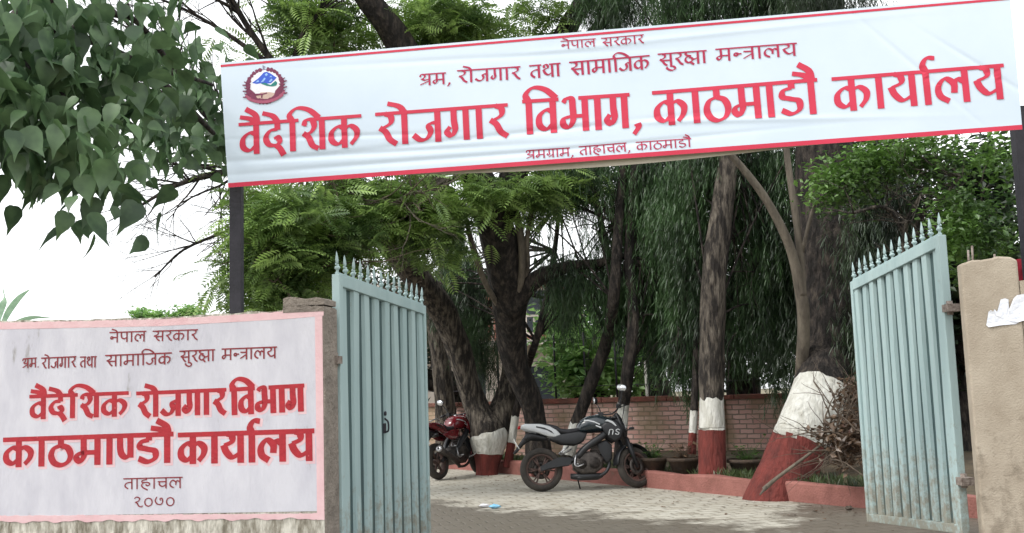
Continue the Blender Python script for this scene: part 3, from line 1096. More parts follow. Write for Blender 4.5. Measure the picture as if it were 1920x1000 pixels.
# posts that carry the banner
for i, (px, Y, w_px, top_px, lab) in enumerate(((444, 7.72, 22, 300, 'dark square steel post under the left end of the banner, behind the painted wall'),
                                                (1938, 7.62, 23, 200, 'dark square steel post under the right end of the banner, behind the plastered pillar'))):
    q = P(px, 560, Y)
    hw = w_px / 2 * Y / F_PX
    z1 = P(px, top_px, Y).z
    mb = MB()
    mb.box((-hw, -hw, 0), (hw, hw, z1))
    mb.box((-hw - .03, -hw - .03, 0), (hw + .03, hw + .03, .012))
    o = mb.build('steel_post', m_iron, None, (0, 0, 0), 0.004)
    o.location = (q.x, q.y, 0)
    tag(o, lab, 'post', 'posts carrying the banner')


# ------------------------------------------------------------------ gate leaves
def gate_leaf(label, hb, fb, hin_top, free_top, ngroove, nspike, latch, hinge_z, face):
    """hb, fb: hinge-side and free-side bottom points; tops as heights; face: +1 / -1 picks the street side"""
    hb, fb = Vector(hb), Vector(fb)
    dx = fb - hb
    W = math.hypot(dx.x, dx.y)
    ang = math.atan2(dx.y, dx.x)
    t = thing('gate_leaf', label, 'gate', hb, ang, 'gate leaves')
    sl = dx.z / W
    H = hin_top - hb.z
    sh = ((free_top - fb.z) - H) / W

    def D(x, y, z):
        return (x, y * face, z * (1 + sh * x / H) + sl * x)

    def bx(mb, x0, x1, y0, y1, z0, z1):
        vs_ = [D(x, y, z) for z in (z0, z1) for y in (y0, y1) for x in (x0, x1)]
        fs_ = [(0, 2, 3, 1), (4, 5, 7, 6), (0, 1, 5, 4), (2, 6, 7, 3), (0, 4, 6, 2), (1, 3, 7, 5)]
        if face < 0:
            fs_ = [f[::-1] for f in fs_]
        mb.add(vs_, fs_)
    st = 0.075
    mb = MB()
    bx(mb, 0, st, -.03, .03, 0, H)
    bx(mb, W - st * .7, W, -.03, .03, 0, H)
    bx(mb, st + .001, W - st * .7 - .001, -.028, .028, H - .085, H - .002)
    bx(mb, st + .001, W - st * .7 - .001, -.028, .028, .002, .07)
    bx(mb, 0.02, W - .02, -.012, .012, H + .001, H + .02)
    mb.build('frame', m_gate, t, None, 0.005)
    # raised flat strips welded over a back sheet in a darker colour
    x0, x1 = st + .001, W - st * .7 - .001
    p = (x1 - x0) / (ngroove + 0.55)

    def zz(k):
        return (.071, H * .33, H * .66, H - .086)[k]
    vs_, fs_ = [], []
    for x in (x0, (x0 + x1) / 2, x1):
        for k in range(4):
            vs_.append(D(x, -.014, zz(k)))
    fs_ = [(i * 4 + k, i * 4 + 4 + k, i * 4 + 5 + k, i * 4 + 1 + k) for i in range(2) for k in range(3)]
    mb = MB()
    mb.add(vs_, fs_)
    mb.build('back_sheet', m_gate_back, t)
    for k in range(ngroove + 1):
        a0 = x0 + p * (k - (0 if k else 0)) + (p * .02 if k else 0)
        a1 = a0 + p * .52
        a1 = min(a1, x1)
        mb = MB()
        pr = [(a0, -.0135), (a0 + p * .03, .012), (a1 - p * .03, .012), (a1, -.0135)]
        vs_ = [D(x, y + (.005 * math.sin(k * 2.3 + q * 1.7) if y > 0 else 0), zz(q)) for x, y in pr for q in range(4)]
        mb.add(vs_, [(i * 4 + q, i * 4 + 4 + q, i * 4 + 5 + q, i * 4 + 1 + q) for i in range(3) for q in range(3)])
        mb.build('strip', m_gate, t)
    for k in range(nspike):
        x = .04 + (W - .08) * k / (nspike - 1)
        q = D(x, 0, H + .02)
        mb = MB()
        h = .155 + rnd.uniform(-.012, .008)
        mb.lathe([(.011, 0), (.011, .018), (.018, .022), (.024, .032), (.018, .042), (.011, .046), (.012, .06)], Matrix.Translation(q), 8)
        hw = [(.012, .06), (.022, .074), (.027, .088), (.021, .112), (.011, .138), (.001, h + .008)]
        M = Matrix.Translation(q) @ Matrix.Rotation(rnd.uniform(-.07, .07), 4, 'X') @ Matrix.Rotation(rnd.uniform(-.06, .06), 4, 'Y')
        mb.loft([(M @ Vector((0, 0, z)), (1, 0, 0), (0, 1, 0), r, r * .45, 1.4) for r, z in hw], 8)
        for sg in (-1, 1):
            mb.tube([M @ Vector((sg * .008, 0, .05)), M @ Vector((sg * .028, 0, .06)), M @ Vector((sg * .031, 0, .048))], [.006, .006, .004], 5)
        mb.build('spike', m_gate, t)
    for z in hinge_z:
        mb = MB()
        q = D(-.03, 0, z)
        mb.lathe([(0, -.05), (.022, -.05), (.022, .05), (0, .05)], Matrix.Translation(q), 10)
        mb.box((q[0] - .07, -.045, q[2] - .03), (q[0] + .03, .045, q[2] + .025))
        mb.build('hinge', m_rust, t)
    if latch:
        mb = MB()
        x, z = latch
        q0 = D(x, .014, z)
        mb.box((q0[0] - .03, min(q0[1], q0[1] + .01 * face), q0[2] - .06), (q0[0] + .03, max(q0[1], q0[1] + .01 * face), q0[2] + .02))
        mb.tube([D(x, .024, z - .05), D(x, .05, z - .04), D(x, .05, z + .03), D(x, .02, z + .06)], .008, 6, 3)
        mb.lathe([(0, 0), (.018, 0), (.018, .015), (0, .015)], Matrix.Translation(D(x + .01, .016, z + .1)) @ Matrix.Rotation(-R(90) * face, 4, 'X'), 8)
        mb.build('latch', m_iron, t)
    return t


hL, fL = P(636, 1060, 7.75), P(803, 1012, 10.0)
gate_leaf('shaded blue-green steel gate leaf hinged beside the painted sign wall', (hL.x, hL.y, 0.07), (fL.x, fL.y, 0.05), P(633, 514, 7.75).z, P(796, 574, 10.0).z, 8, 14, (1.02, 1.13), (0.35, 1.62), -1)
hR, fR = P(1812, 1003, 7.8), P(1631, 978, 9.8)
gate_leaf('brightly lit pale blue-green steel gate leaf hinged beside the plastered pillar', hR, fR, P(1779, 440, 7.8).z, P(1601, 529, 9.8).z, 9, 13, None, (0.38, 1.62), 1)

# ------------------------------------------------------------------ right pillar
pL, pR2 = P(1818, 700, 7.32), P(1920, 700, 7.25)
PP = Plane((pL.x, pL.y, 0), (pR2.x - pL.x, pR2.y - pL.y, 0), (0, 0, 1))
t_pil = thing('gate_pillar', 'beige plastered gate pillar with broken top beside the right gate leaf', 'pillar', PP.pos(.2, 0))
op = t_pil.location
mb = MB()
aP = PP.ab(1908, 490)[0]
slab(mb, PP, [(0.0, PP.ab(1814, 494)[1]), PP.ab(1822, 488), PP.ab(1850, 486), PP.ab(1870, 481), PP.ab(1895, 482), (aP, PP.ab(1907, 487)[1])], -0.05, 0.14, 0.003, 0.03)
mb.build('pillar_body', m_concrete, t_pil, op, 0.014)
mb = MB()
slab(mb, PP, [(aP + .002, PP.ab(1909, 527)[1]), PP.ab(1930, 524), (aP + 2.5, PP.ab(1930, 520)[1])], -0.05, 0.13, 0.004, 0.05, -0.004)
mb.build('side_wall', m_concrete, t_pil, op)
for px, py, hh in ((1819, 486, .07), (1827, 486, .1), (1868, 483, .03)):
    mb = MB()
    a, b = PP.ab(px, py)
    mb.tube([PP.pos(a, b - .05, -.06), PP.pos(a + .004, b + hh, -.06)], .008, 6)
    mb.build('rebar_stub', m_rust, t_pil, op)
# torn poster
mb = MB()
pts = [(1849, 610), (1853, 585), (1857, 582), (1859, 592), (1864, 580), (1867, 592), (1876, 562), (1884, 560), (1890, 562), (1892, 580), (1900, 560), (1906, 554), (1940, 548), (1940, 596), (1910, 604), (1905, 608), (1880, 610), (1853, 614)]
ab = [PP.ab(*q) for q in pts]
ca_, cb_ = PP.ab(1885, 600)
mb.add([PP.pos(a, b, 0.004 + 0.004 * (i % 3)) for i, (a, b) in enumerate(ab)] + [PP.pos(ca_, cb_, 0.004)], [(i, (i + 1) % len(ab), len(ab)) for i in range(len(ab))])
m_paper = mat('poster_paper', s(232, 234, 240), s(214, 218, 228), 20, 0.8, 0.4, 40, c3=s(170, 176, 196))
o = mb.build('torn_poster', m_paper, None, tuple(PP.pos(ca_, cb_)))
tag(o, 'torn white paper poster pasted on the beige pillar', 'poster')


# ------------------------------------------------------------------ brick wall behind the bed, fence on it
def brick_wall():
    a, b = Vector((-6.2, 25.0, 0.22)), Vector((8.0, 15.6, 0.22))
    d = b - a
    L = d.length
    t = thing('brick_wall', 'low weathered pink brick wall with red coping behind the planting bed', 'wall', a, math.atan2(d.y, d.x))
    mb = MB()
    zt = .98
    # breaks: piers every 2.6 m, a collapsed notch
    mb.box((0, 0, -.1), (L, .23, zt))
    x = 0.9
    piers = []
    while x < L:
        mb.box((x, -.05, -.1), (x + .36, -.001, zt))
        piers.append(x)
        x += 2.62
    mb.build('wall_body', m_brick, t)
    mb = MB()
    x = 0
    while x < L:
        n = min(1.3 + rnd.uniform(-.1, .1), L - x)
        j = rnd.uniform(-.012, .012)
        mb.box((x, -.075, zt + .001 + j * .2), (x + n - .012, .3, zt + .085 + j))
        x += n
    mb.build('coping', mat('coping_paint', s(136, 82, 72), s(104, 76, 66), 4, .9, .8, 30, c3=s(96, 88, 76)), t, None, .008)
    f = thing('iron_fence', 'thin dark iron fence rods standing along the brick wall coping', 'fence', a + Vector((0, 0, zt + .08)), math.atan2(d.y, d.x))
    k = 0
    x = .35
    while x < L:
        mb = MB()
        mb.tube([(x, .12, -.02), (x + rnd.uniform(-.02, .02), .12, 1.25)], .022, 6)
        mb.build('fence_rod', m_iron, f)
        x += .66
    mb = MB()
    for z in (.25, .75, 1.15):
        mb.tube([(xx * L / 12, .145, z + rnd.uniform(-.03, .01)) for xx in range(13)], .006, 4)
    mb.build('wire', m_iron, f)


brick_wall()


# ------------------------------------------------------------------ far building glimpsed between the trunks
def building():
    c = P(960, 700, 34)
    t = thing('building', 'pale building with red brick upper floor far behind the forked tree', 'building', (c.x - 1, 34, 0), R(-6))
    m_w = mat('pale_plaster', s(206, 196, 186), s(182, 172, 162), 2, .9)
    m_b2 = mat('far_red_brick', s(156, 110, 96), s(128, 86, 76), 3, .9, .6, 12)
    m_gl = mat('dark_window', s(44, 48, 54), s(60, 66, 72), 3, .25)
    m_sl = mat('slab_concrete', s(190, 184, 176), s(160, 152, 142), 3, .9)
    mb = MB()
    mb.box((-7, 0, 0), (3.1, 6, 2.9))
    mb.build('ground_floor', m_w, t)
    mb = MB()
    mb.box((-7.3, -1.2, 2.9), (3.4, 6.2, 3.06))
    mb.box((-7.3, -.5, 4.9), (3.4, 6.2, 5.06))
    mb.build('floor_slab', m_sl, t)
    mb = MB()
    mb.box((-7, 0, 3.06), (3.1, 6, 4.9))
    mb.build('upper_floor', m_b2, t)
    mb = MB()
    for k in range(25):
        mb.box((-7.2 + k * .43, -1.14, 3.06), (-7.14 + k * .43, -1.1, 3.75))
    mb.box((-7.2, -1.16, 3.75), (3.3, -1.08, 3.81))
    mb.build('railing', m_sl, t)
    for z in (.9, 3.3):
        for x in (-5.8, -3.4, -.9, 1.5):
            mb = MB()
            mb.box((x - .05, -.03, z - .05), (x + 1.15, .02, z + 1.45))
            fr = mb.build('window', m_w, t)
            mb = MB()
            mb.box((x + .04, -.04, z + .04), (x + 1.06, -.02, z + 1.36))
            mb.build('pane', m_gl, fr)


building()


# ------------------------------------------------------------------ trees
def stem(mb, nodes, segs=14, n=6, noise=.07, seed=0, cap=True, ragged=0.0):
    """nodes: (px, py, Y, width in photo pixels)"""
    pts = [P(a, b, Y) for a, b, Y, w_ in nodes]
    rad = [w_ / 2 * Y / F_PX for a, b, Y, w_ in nodes]
    mb.tube(pts, rad, segs, n, noise, cap, seed, ragged=ragged)


def banded(t, o, m_up, nodes, y_top, y_mid, seed, segs=16, n=5, noise=.07, y_low=None, ragged=.03):
    """one stem cut into red foot, white band and bare trunk, sharing rings so the paint lies on the bark"""
    ys = [q[1] for q in nodes]
    ext = list(nodes)
    for y in (y_top, y_mid) + ((y_low,) if y_low else ()):
        for i in range(len(ext) - 1):
            if ext[i][1] > y > ext[i + 1][1]:
                u = (ext[i][1] - y) / (ext[i][1] - ext[i + 1][1])
                ext.insert(i + 1, tuple(a + (b - a) * u for a, b in zip(ext[i], ext[i + 1])))
                break
    k_mid = [q[1] for q in ext].index(y_mid) * n if y_mid in [q[1] for q in ext] else 0
    k_top = [q[1] for q in ext].index(y_top) * n
    k_low = [q[1] for q in ext].index(y_low) * n if y_low else 0
    full = MB()
    stem(full, ext, segs, n, noise, seed)
    N = len(full.v) // segs
    V = [Vector(v) for v in full.v]
    rr = random.Random(seed)
    for kk, amt in ((k_top, ragged), (k_mid, ragged * .4)):
        if kk <= 0:
            continue
        for j in range(segs):
            dz = rr.uniform(-amt, amt) + amt * .6 * math.sin(j * 1.9)
            d = (V[(kk + 1) * segs + j] - V[(kk - 1) * segs + j]).normalized()
            V[kk * segs + j] += d * dz
    if k_low:
        k_mid = k_low
    for nm, m_, a, b in (('red_band', m_red_lime, k_low, k_mid), ('white_band', m_white_lime, k_mid, k_top), ('trunk', m_up, k_top, N - 1)):
        if b <= a:
            continue
        mb = MB()
        vs_ = V[a * segs:(b + 1) * segs]
        fs_ = [(i * segs + k, i * segs + (k + 1) % segs, (i + 1) * segs + (k + 1) % segs, (i + 1) * segs + k) for i in range(b - a) for k in range(segs)]
        mb.add(vs_, fs_, True)
        mb.build(nm, m_, t, o)
    if k_low:
        mb = MB()
        mb.add(V[:(k_low + 1) * segs], [(i * segs + k, i * segs + (k + 1) % segs, (i + 1) * segs + (k + 1) % segs, (i + 1) * segs + k) for i in range(k_low) for k in range(segs)], True)
        mb.build('root', m_bark_dark, t, o)


def limb(mb, p, d, L, r, depth, rr, spread=.6, droop=0.0, segs=6, stops=None, mind=0):
    """recursive branch"""
    p, d = Vector(p), Vector(d).normalized()
    pts, rad = [p], [r]
    q = p.copy()
    k = 5
    for i in range(k):
        d = (d + Vector((rr.uniform(-1, 1), rr.uniform(-1, 1), rr.uniform(-1, 1))) * .22 + Vector((0, 0, -droop))).normalized()
        q = q + d * L / k
        pts.append(q.copy())
        rad.append(r * (1 - .62 * (i + 1) / k))
    mb.tube(pts, rad, segs, 0, 0, False)
    if stops is not None and depth <= mind:
        stops += [pts[3], pts[-1]]
    if depth:
        for i in range(rr.choice((2, 3, 3))):
            j = rr.randint(2, k)
            dd = (d + Vector((rr.uniform(-1, 1), rr.uniform(-1, 1), rr.uniform(-.8, .9))) * spread * 1.3).normalized()
            limb(mb, pts[j], dd, L * rr.uniform(.55, .8), rad[j] * .75, depth - 1, rr, spread, droop, max(4, segs - 1), stops, mind)


def to_px(p):
    d = Vector(p) - CAM
    k = d.dot(fwd)
    return 960 + F_PX * d.dot(rt) / k, 500 - F_PX * d.dot(up) / k


def rand_rot(n, tilt=1.0):
    """random rotation matrices; tilt<1 keeps z axes nearer vertical"""
    az = rng.uniform(0, 2 * np.pi, n)
    th = rng.normal(0, .6 * tilt, n)
    ph = rng.uniform(0, 2 * np.pi, n)
    ax = np.stack([np.cos(ph), np.sin(ph), np.zeros(n)], 1)
    c, s_ = np.cos(az), np.sin(az)
    Rz = np.zeros((n, 3, 3))
    Rz[:, 0, 0], Rz[:, 0, 1], Rz[:, 1, 0], Rz[:, 1, 1], Rz[:, 2, 2] = c, -s_, s_, c, 1
    K = np.zeros((n, 3, 3))
    K[:, 0, 2], K[:, 1, 2], K[:, 2, 0], K[:, 2, 1] = ax[:, 1], -ax[:, 0], -ax[:, 1], ax[:, 0]
    Rt = np.eye(3)[None] + np.sin(th)[:, None, None] * K + (1 - np.cos(th))[:, None, None] * (K @ K)
    return Rt @ Rz


def clouds(regs, n, clump=0.0, per=10):
    """points inside ellipsoids (px, py, Y, rx_px, ry_px, rY, weight); clump>0 gathers them round random centres"""
    wts = np.array([g[6] for g in regs], float)
    wts /= wts.sum()
    m_ = max(1, n // per) if clump else n
    idx = rng.choice(len(regs), m_, p=wts)
    d = rng.normal(size=(m_, 3))
    d /= np.linalg.norm(d, axis=1)[:, None]
    d *= rng.uniform(0, 1, m_)[:, None] ** 0.42
    out = np.zeros((m_, 3))
    for i, g in enumerate(regs):
        k = idx == i
        c = np.array(P(g[0], g[1], g[2]))
        sc = g[2] / F_PX
        out[k] = c + d[k] * np.array([g[3] * sc, g[5], g[4] * sc])
    if clump:
        out = np.repeat(out, per, 0) + rng.normal(0, clump, (m_ * per, 3)) * np.array([1, 1, .75])
    return out


def frond_template(L=.42, pairs=9):
    """bipinnate leaf: narrow leaflets both sides of an arching midrib"""
    V, Fc = [], []
    for k in range(pairs):
        x = L * (.12 + .88 * k / pairs)
        z = -.35 * x * x / L
        ln = .13 * math.sin(math.pi * (.18 + .74 * k / pairs))
        for sg in (-1, 1):
            o = len(V)
            wd = .017
            V += [(x, 0, z), (x + ln * .35 - wd, sg * ln * .55, z + .008), (x + ln * .6, sg * ln, z - .02), (x + ln * .35 + wd, sg * ln * .5, z + .004)]
            Fc.append((o, o + 1, o + 2, o + 3))
    return np.array(V), Fc


def weep_template(L=.7, k=20, seed=3):
    """hanging spray: slivers off a drooping, slightly wandering line"""
    V, Fc = [], []
    rr = random.Random(seed)
    cx = cy = 0.0
    for i in range(k):
        z = -L * i / k
        cx += rr.uniform(-.012, .014)
        cy += rr.uniform(-.012, .012)
        a = rr.uniform(0, 6.28)
        o = len(V)
        ln = rr.uniform(.06, .16)
        sp = rr.uniform(.25, .9)
        dx, dy = math.cos(a) * sp, math.sin(a) * sp
        wx, wy = -math.sin(a) * .008, math.cos(a) * .008
        V += [(cx + wx * .5, cy + wy * .5, z), (cx - wx * .5, cy - wy * .5, z), (cx + dx * ln * .55 - wx, cy + dy * ln * .55 - wy, z - ln * .5), (cx + dx * ln, cy + dy * ln, z - ln)]
        Fc.append((o, o + 1, o + 2, o + 3))
    return np.array(V), Fc


LEAF = (np.array([(0, 0, 0), (.5, .28, .06), (1, 0, -.1), (.5, -.28, .06)]), [(0, 1, 2, 3)])


def scatter(name, pts, tmpl, m, parent, origin, size=(.8, 1.2), tilt=1.0):
    V, Fc = tmpl
    n = len(pts)
    Rm = rand_rot(n, tilt)
    sz = rng.uniform(size[0], size[1], n)
    vv = np.einsum('nij,kj->nki', Rm, V) * sz[:, None, None] + pts[:, None, :]
    return np_mesh(name, vv, len(V), Fc, m, parent, origin)


FROND, WEEP = frond_template(), weep_template()


def tree(name, label, base, group=None):
    t = thing(name, label, 'tree', base, 0, group)
    return t, tuple(base)


# A: the forked tree with painted foot, centre left
tA, oA = tree('feathery_tree', 'forked tree with feathery green leaves and a white over red foot beside the red motorbike', tuple(P(914, 886, 19.3)))
banded(tA, oA, m_bark, [(914, 912, 19.3, 54), (914, 885, 19.3, 42), (915, 866, 19.3, 46), (916, 846, 19.3, 57), (916, 822, 19.3, 71), (910, 800, 19.3, 66), (900, 780, 19.3, 50), (888, 752, 19.3, 44), (876, 715, 19.2, 43), (864, 668, 19.1, 45), (842, 610, 18.9, 48), (822, 572, 18.7, 50), (770, 505, 18.2, 50), (720, 440, 17.4, 46), (660, 350, 16.6, 38), (600, 250, 15.9, 30)], 811, 851, 1, 24, 5, .08, None, .012)
mb = MB()
stem(mb, [(918, 838, 19.35, 44), (928, 803, 19.4, 52), (946, 755, 19.5, 46), (962, 700, 19.6, 40), (958, 640, 19.7, 38), (950, 560, 19.8, 36), (960, 470, 19.9, 30)], 18, 5, .08, 2)
stem(mb, [(838, 880, 21.4, 52), (837, 800, 21.4, 40), (832, 730, 21.3, 37), (826, 668, 21.2, 35), (820, 610, 21.1, 37), (832, 540, 21, 40), (846, 470, 20.6, 38), (850, 400, 20.2, 36), (800, 310, 20, 30)], 18, 5, .08, 3)
mb.build('side_trunk', m_bark, tA, oA)
rA = random.Random(21)
mb = MB()
# bare boughs fanning up and left over the street
for nodes in ([(660, 350, 16, 34), (560, 300, 15.6, 26), (470, 290, 15.2, 20), (400, 250, 15, 18), (345, 190, 14.8, 14), (310, 110, 14.6, 9)],
              [(600, 250, 15.5, 26), (520, 130, 15, 16), (470, 60, 14.8, 12), (430, -10, 14.6, 9)],
              [(560, 300, 15.6, 18), (480, 318, 15.2, 14), (410, 325, 15, 14), (330, 348, 14.8, 9), (240, 400, 14.6, 4)],
              [(640, 340, 15.8, 14), (520, 395, 15.4, 9), (430, 432, 15.2, 7), (345, 468, 15, 5), (290, 520, 14.9, 3)],
              [(470, 290, 15.2, 16), (380, 210, 15, 12), (320, 120, 14.8, 10), (260, 60, 14.6, 8), (200, 10, 14.5, 6)],
              [(520, 130, 15, 12), (420, 60, 14.8, 8), (350, 20, 14.7, 6), (280, -10, 14.6, 4)],
              [(540, 180, 15.2, 12), (560, 80, 15, 10), (600, 20, 14.9, 8), (620, -30, 14.9, 6)]):
    stem(mb, nodes, 7, 4, .03, 4)
    pts = [P(a, b, Y) for a, b, Y, w_ in nodes]
    for k in range(2, len(pts)):
        for j in range(6):
            i0 = rA.uniform(0, 1)
            p = pts[k - 1].lerp(pts[k], i0)
            r = max(nodes[k][3] / 2 * 15 / F_PX * .5, .006)
            limb(mb, p, (pts[k] - pts[k - 1]).normalized() + Vector((rA.uniform(-.8, .8), rA.uniform(-.5, .5), rA.uniform(-.5, .8))), rA.uniform(.5, 1.1), r, 3, rA, .6)
mb.build('branches', m_bark_dark, tA, oA)
regA = [(480, 50, 15, 80, 50, .7, .1), (380, 60, 14.8, 60, 50, .6, .04), (405, 335, 15, 40, 30, .5, .05), (420, 510, 15.2, 30, 60, .5, .1), (495, 430, 15, 34, 80, .7, .7), (560, 420, 15, 95, 75, 1, 2.2), (540, 505, 15, 90, 60, .9, 2), (510, 560, 15.2, 55, 35, .7, .7), (660, 400, 15.5, 90, 70, 1.0, 2), (760, 390, 15.8, 80, 60, .9, 1.4),
        (620, 470, 15.2, 80, 60, .8, 1.3), (800, 440, 16, 60, 50, .7, .8), (590, 60, 15.5, 60, 50, .9, 1.0), (560, 30, 15.5, 60, 40, .9, .5), (650, 40, 15.8, 50, 45, .8, .5), (840, 50, 16.5, 70, 55, 1, 1.3), (900, 60, 17, 60, 40, 1, .7),
        (790, 40, 16.2, 50, 50, 1, .7), (980, 365, 16.5, 60, 34, .7, .7), (1060, 350, 17, 60, 30, .7, .5), (880, 370, 15.8, 45, 40, .5, .5), (1000, 30, 17, 60, 30, .8, .4)]
pts = clouds(regA, 5200, .16, 8)
scatter('crown', pts, FROND, m_leaf_feather, tA, oA, (.75, 1.25), 1.0)
mb = MB()
for p in clouds(regA[4:14], 46):
    tp_ = P(*rA.choice(((720, 440, 17.4), (690, 395, 17), (660, 350, 16.6), (630, 300, 16.3), (600, 250, 15.9))))
    mb.tube([tp_, tp_.lerp(Vector(p), .5) + Vector((0, 0, .1)), p], [.025, .016, .013], 6, 4)
    limb(mb, p, (rA.uniform(-1, 1), rA.uniform(-1, 1), rA.uniform(-.4, .7)), rA.uniform(.6, 1.2), .014, 1, rA, .6)
mb.build('twigs', m_twig, tA, oA)

# A2: big leaning trunk right of the fork
tB, oB = tree('leaning_tree', 'thick dark tree trunk leaning left behind the tail of the black motorbike', tuple(P(1010, 870, 18.4)))
mb = MB()
stem(mb, [(1014, 885, 18.4, 54), (1005, 800, 18.4, 41), (995, 750, 18.3, 43), (966, 680, 18.1, 47), (957, 610, 17.8, 58), (952, 540, 17.4, 70), (933, 440, 16.9, 70), (898, 340, 16.4, 62), (820, 210, 15.9, 58), (745, 75, 15.5, 54), (690, 0, 15.2, 46), (640, -80, 15, 40)], 24, 6, .07, 7)
stem(mb, [(955, 580, 17.5, 50), (1000, 528, 17.2, 34), (1060, 502, 17, 24), (1130, 492, 16.9, 15), (1190, 470, 16.8, 9), (1240, 430, 16.8, 4)], 10, 5, .06, 8)
stem(mb, [(925, 440, 16.9, 60), (960, 340, 16.6, 54), (1000, 200, 17, 48), (1060, 60, 17.3, 40), (1110, -20, 17.5, 36)], 12, 5, .05, 12)
stem(mb, [(985, 250, 16.9, 36), (1070, 120, 17, 30), (1130, 40, 17.2, 24), (1170, -20, 17.3, 20)], 10, 5, .05, 13)
mb.build('trunk', m_bark_dark, tB, oB)
mb = MB()
for nodes in ([(955, 580, 17.5, 16), (976, 530, 17.1, 14), (978, 460, 16.8, 15), (966, 390, 16.7, 15), (958, 320, 16.6, 13)], [(965, 575, 17.5, 12), (988, 505, 17.1, 11), (988, 450, 16.8, 10), (1000, 380, 16.7, 9), (1012, 320, 16.7, 7)], [(945, 590, 17.6, 12), (912, 535, 17.0, 11), (892, 480, 16.7, 12), (876, 420, 16.5, 9), (870, 380, 16.4, 6)]):
    stem(mb, nodes, 8, 5, .05, 9)
for k in range(14):
    p = P(rA.uniform(640, 860), rA.uniform(330, 420), 15.2)
    tp_ = P(890, 330, 16.4)
    mb.tube([tp_, tp_.lerp(p, .5) + Vector((0, 0, .15)), p], [.028, .02, .015], 6, 4)
    limb(mb, p, (rA.uniform(-1, .3), rA.uniform(-.6, .2), rA.uniform(-.6, .6)), rA.uniform(.6, 1.1), .015, 2, rA, .6)
mb.build('branches', m_bark_pale, tB, oB)

# B: weeping trees
WEEPERS = [
    ('slim leaning weeping tree with white painted foot behind the motorbike seat', [(1062, 866, 17.7, 26), (1082, 790, 17.6, 24), (1108, 720, 17.4, 24), (1138, 640, 17.2, 24), (1150, 560, 16.4, 22), (1160, 420, 16.5, 18), (1170, 300, 16.6, 14)], (852, 795), None,
     [(1080, 350, 17, 90, 45, .8, 1.2), (1190, 380, 17, 60, 70, .8, 1.2), (1010, 420, 17.4, 40, 50, .6, .25), (1130, 470, 17.2, 60, 60, .7, .6), (1060, 530, 17.3, 50, 40, .7, .6)]),
    ('slim upright weeping tree with white painted foot behind the motorbike handlebar', [(1161, 866, 16.8, 22), (1168, 770, 16.7, 22), (1178, 690, 16.4, 24), (1188, 600, 16.4, 22), (1180, 480, 16.5, 20), (1190, 300, 16.6, 16)], (800, 755), None,
     [(1180, 560, 17.1, 80, 80, .8, 1.2), (1240, 500, 17, 70, 110, .8, 1.5), (1260, 630, 16.9, 60, 70, .7, 1.2), (1240, 350, 17, 80, 60, .8, 1.2)]),
    ('straight weeping conifer with white over red painted foot in the planting bed', [(1338, 900, 14.9, 58), (1337, 870, 14.9, 52), (1336, 800, 14.9, 46), (1334, 700, 14.9, 46), (1336, 600, 14.9, 47), (1340, 500, 14.9, 46), (1352, 400, 14.9, 42), (1368, 290, 14.9, 36), (1390, 120, 14.9, 28)], (806, 748), (900, 806),
     [(1280, 440, 15.8, 60, 120, .6, 1.2), (1300, 610, 16.2, 50, 90, .6, 1), (1420, 450, 15.6, 60, 130, .6, 1.6), (1410, 600, 16, 70, 100, .7, 1.4), (1440, 340, 15.5, 70, 70, .6, 1), (1340, 330, 15.5, 70, 50, .7, 1), (1300, 20, 15.5, 110, 40, .9, 1.1), (1450, -10, 15.5, 110, 40, .9, 1.1), (1160, 10, 16.2, 90, 36, .9, .8)]),
    ('thin weeping sapling with white over red foot left of the straight conifer', [(1297, 852, 15.8, 17), (1299, 810, 15.8, 15), (1302, 760, 15.8, 14), (1306, 650, 15.9, 12), (1310, 500, 16, 9), (1312, 400, 16, 6)], (812, 770), (852, 812),
     [(1290, 680, 16.4, 40, 60, .5, 1), (1310, 560, 16.4, 40, 70, .5, 1)]),
    ('thin leaning weeping sapling with white over red foot between the forked trunk and black motorbike', [(951, 876, 19.3, 17), (960, 820, 19.3, 16), (968, 770, 19.3, 14), (985, 700, 19.2, 14), (1005, 640, 17.8, 14), (1025, 560, 18, 13), (1040, 470, 18, 10), (1050, 380, 18, 7)], (830, 780), (868, 830),
     [(880, 570, 19.6, 45, 80, .5, 1.3), (900, 660, 19.8, 40, 60, .5, 1), (1060, 580, 18.5, 40, 40, .4, .6), (860, 480, 19.6, 40, 60, .5, .8), (800, 560, 19.8, 50, 60, .5, .7)]),
]
for wi, (lab, nodes, wb, rb, regs) in enumerate(WEEPERS):
    b0 = P(*nodes[0][:3])
    t, o = tree('weeping_tree', lab, (b0.x, b0.y, b0.z), 'weeping trees in the planting bed')
    banded(t, o, m_bark if wi == 2 else m_bark_dark, nodes, wb[1], wb[0], 30 + wi, 26 if wi == 2 else 14, 6, .075 if wi == 2 else .06, None if rb else wb[0], .02)
    n = int(sum(g[3] * g[4] * g[6] for g in regs) / 11)
    pts = clouds(regs, n, .11, 6)
    pts[:, 2] += .35
    scatter('crown', pts, WEEP, m_leaf_weep, t, o, (.6, 1.15), .22)
    mb = MB()
    for p in clouds(regs, 10 + 4 * len(regs)):
        k_ = rA.randrange(len(nodes) - 1)
        tp_ = P(*nodes[k_ + 1][:3]) if nodes[k_ + 1][1] < 700 else P(*nodes[-2][:3])
        q_ = Vector(p) + Vector((0, 0, .3))
        mb.tube([tp_, tp_.lerp(q_, .5) + Vector((0, 0, .12)), q_], [.02, .014, .011], 6, 4)
        limb(mb, q_, (rA.uniform(-1, 1), rA.uniform(-1, 1), rA.uniform(-.6, .3)), rA.uniform(.5, 1.1), .012, 1, rA, .5, .1)
    mb.build('branches', m_bark_dark, t, o)

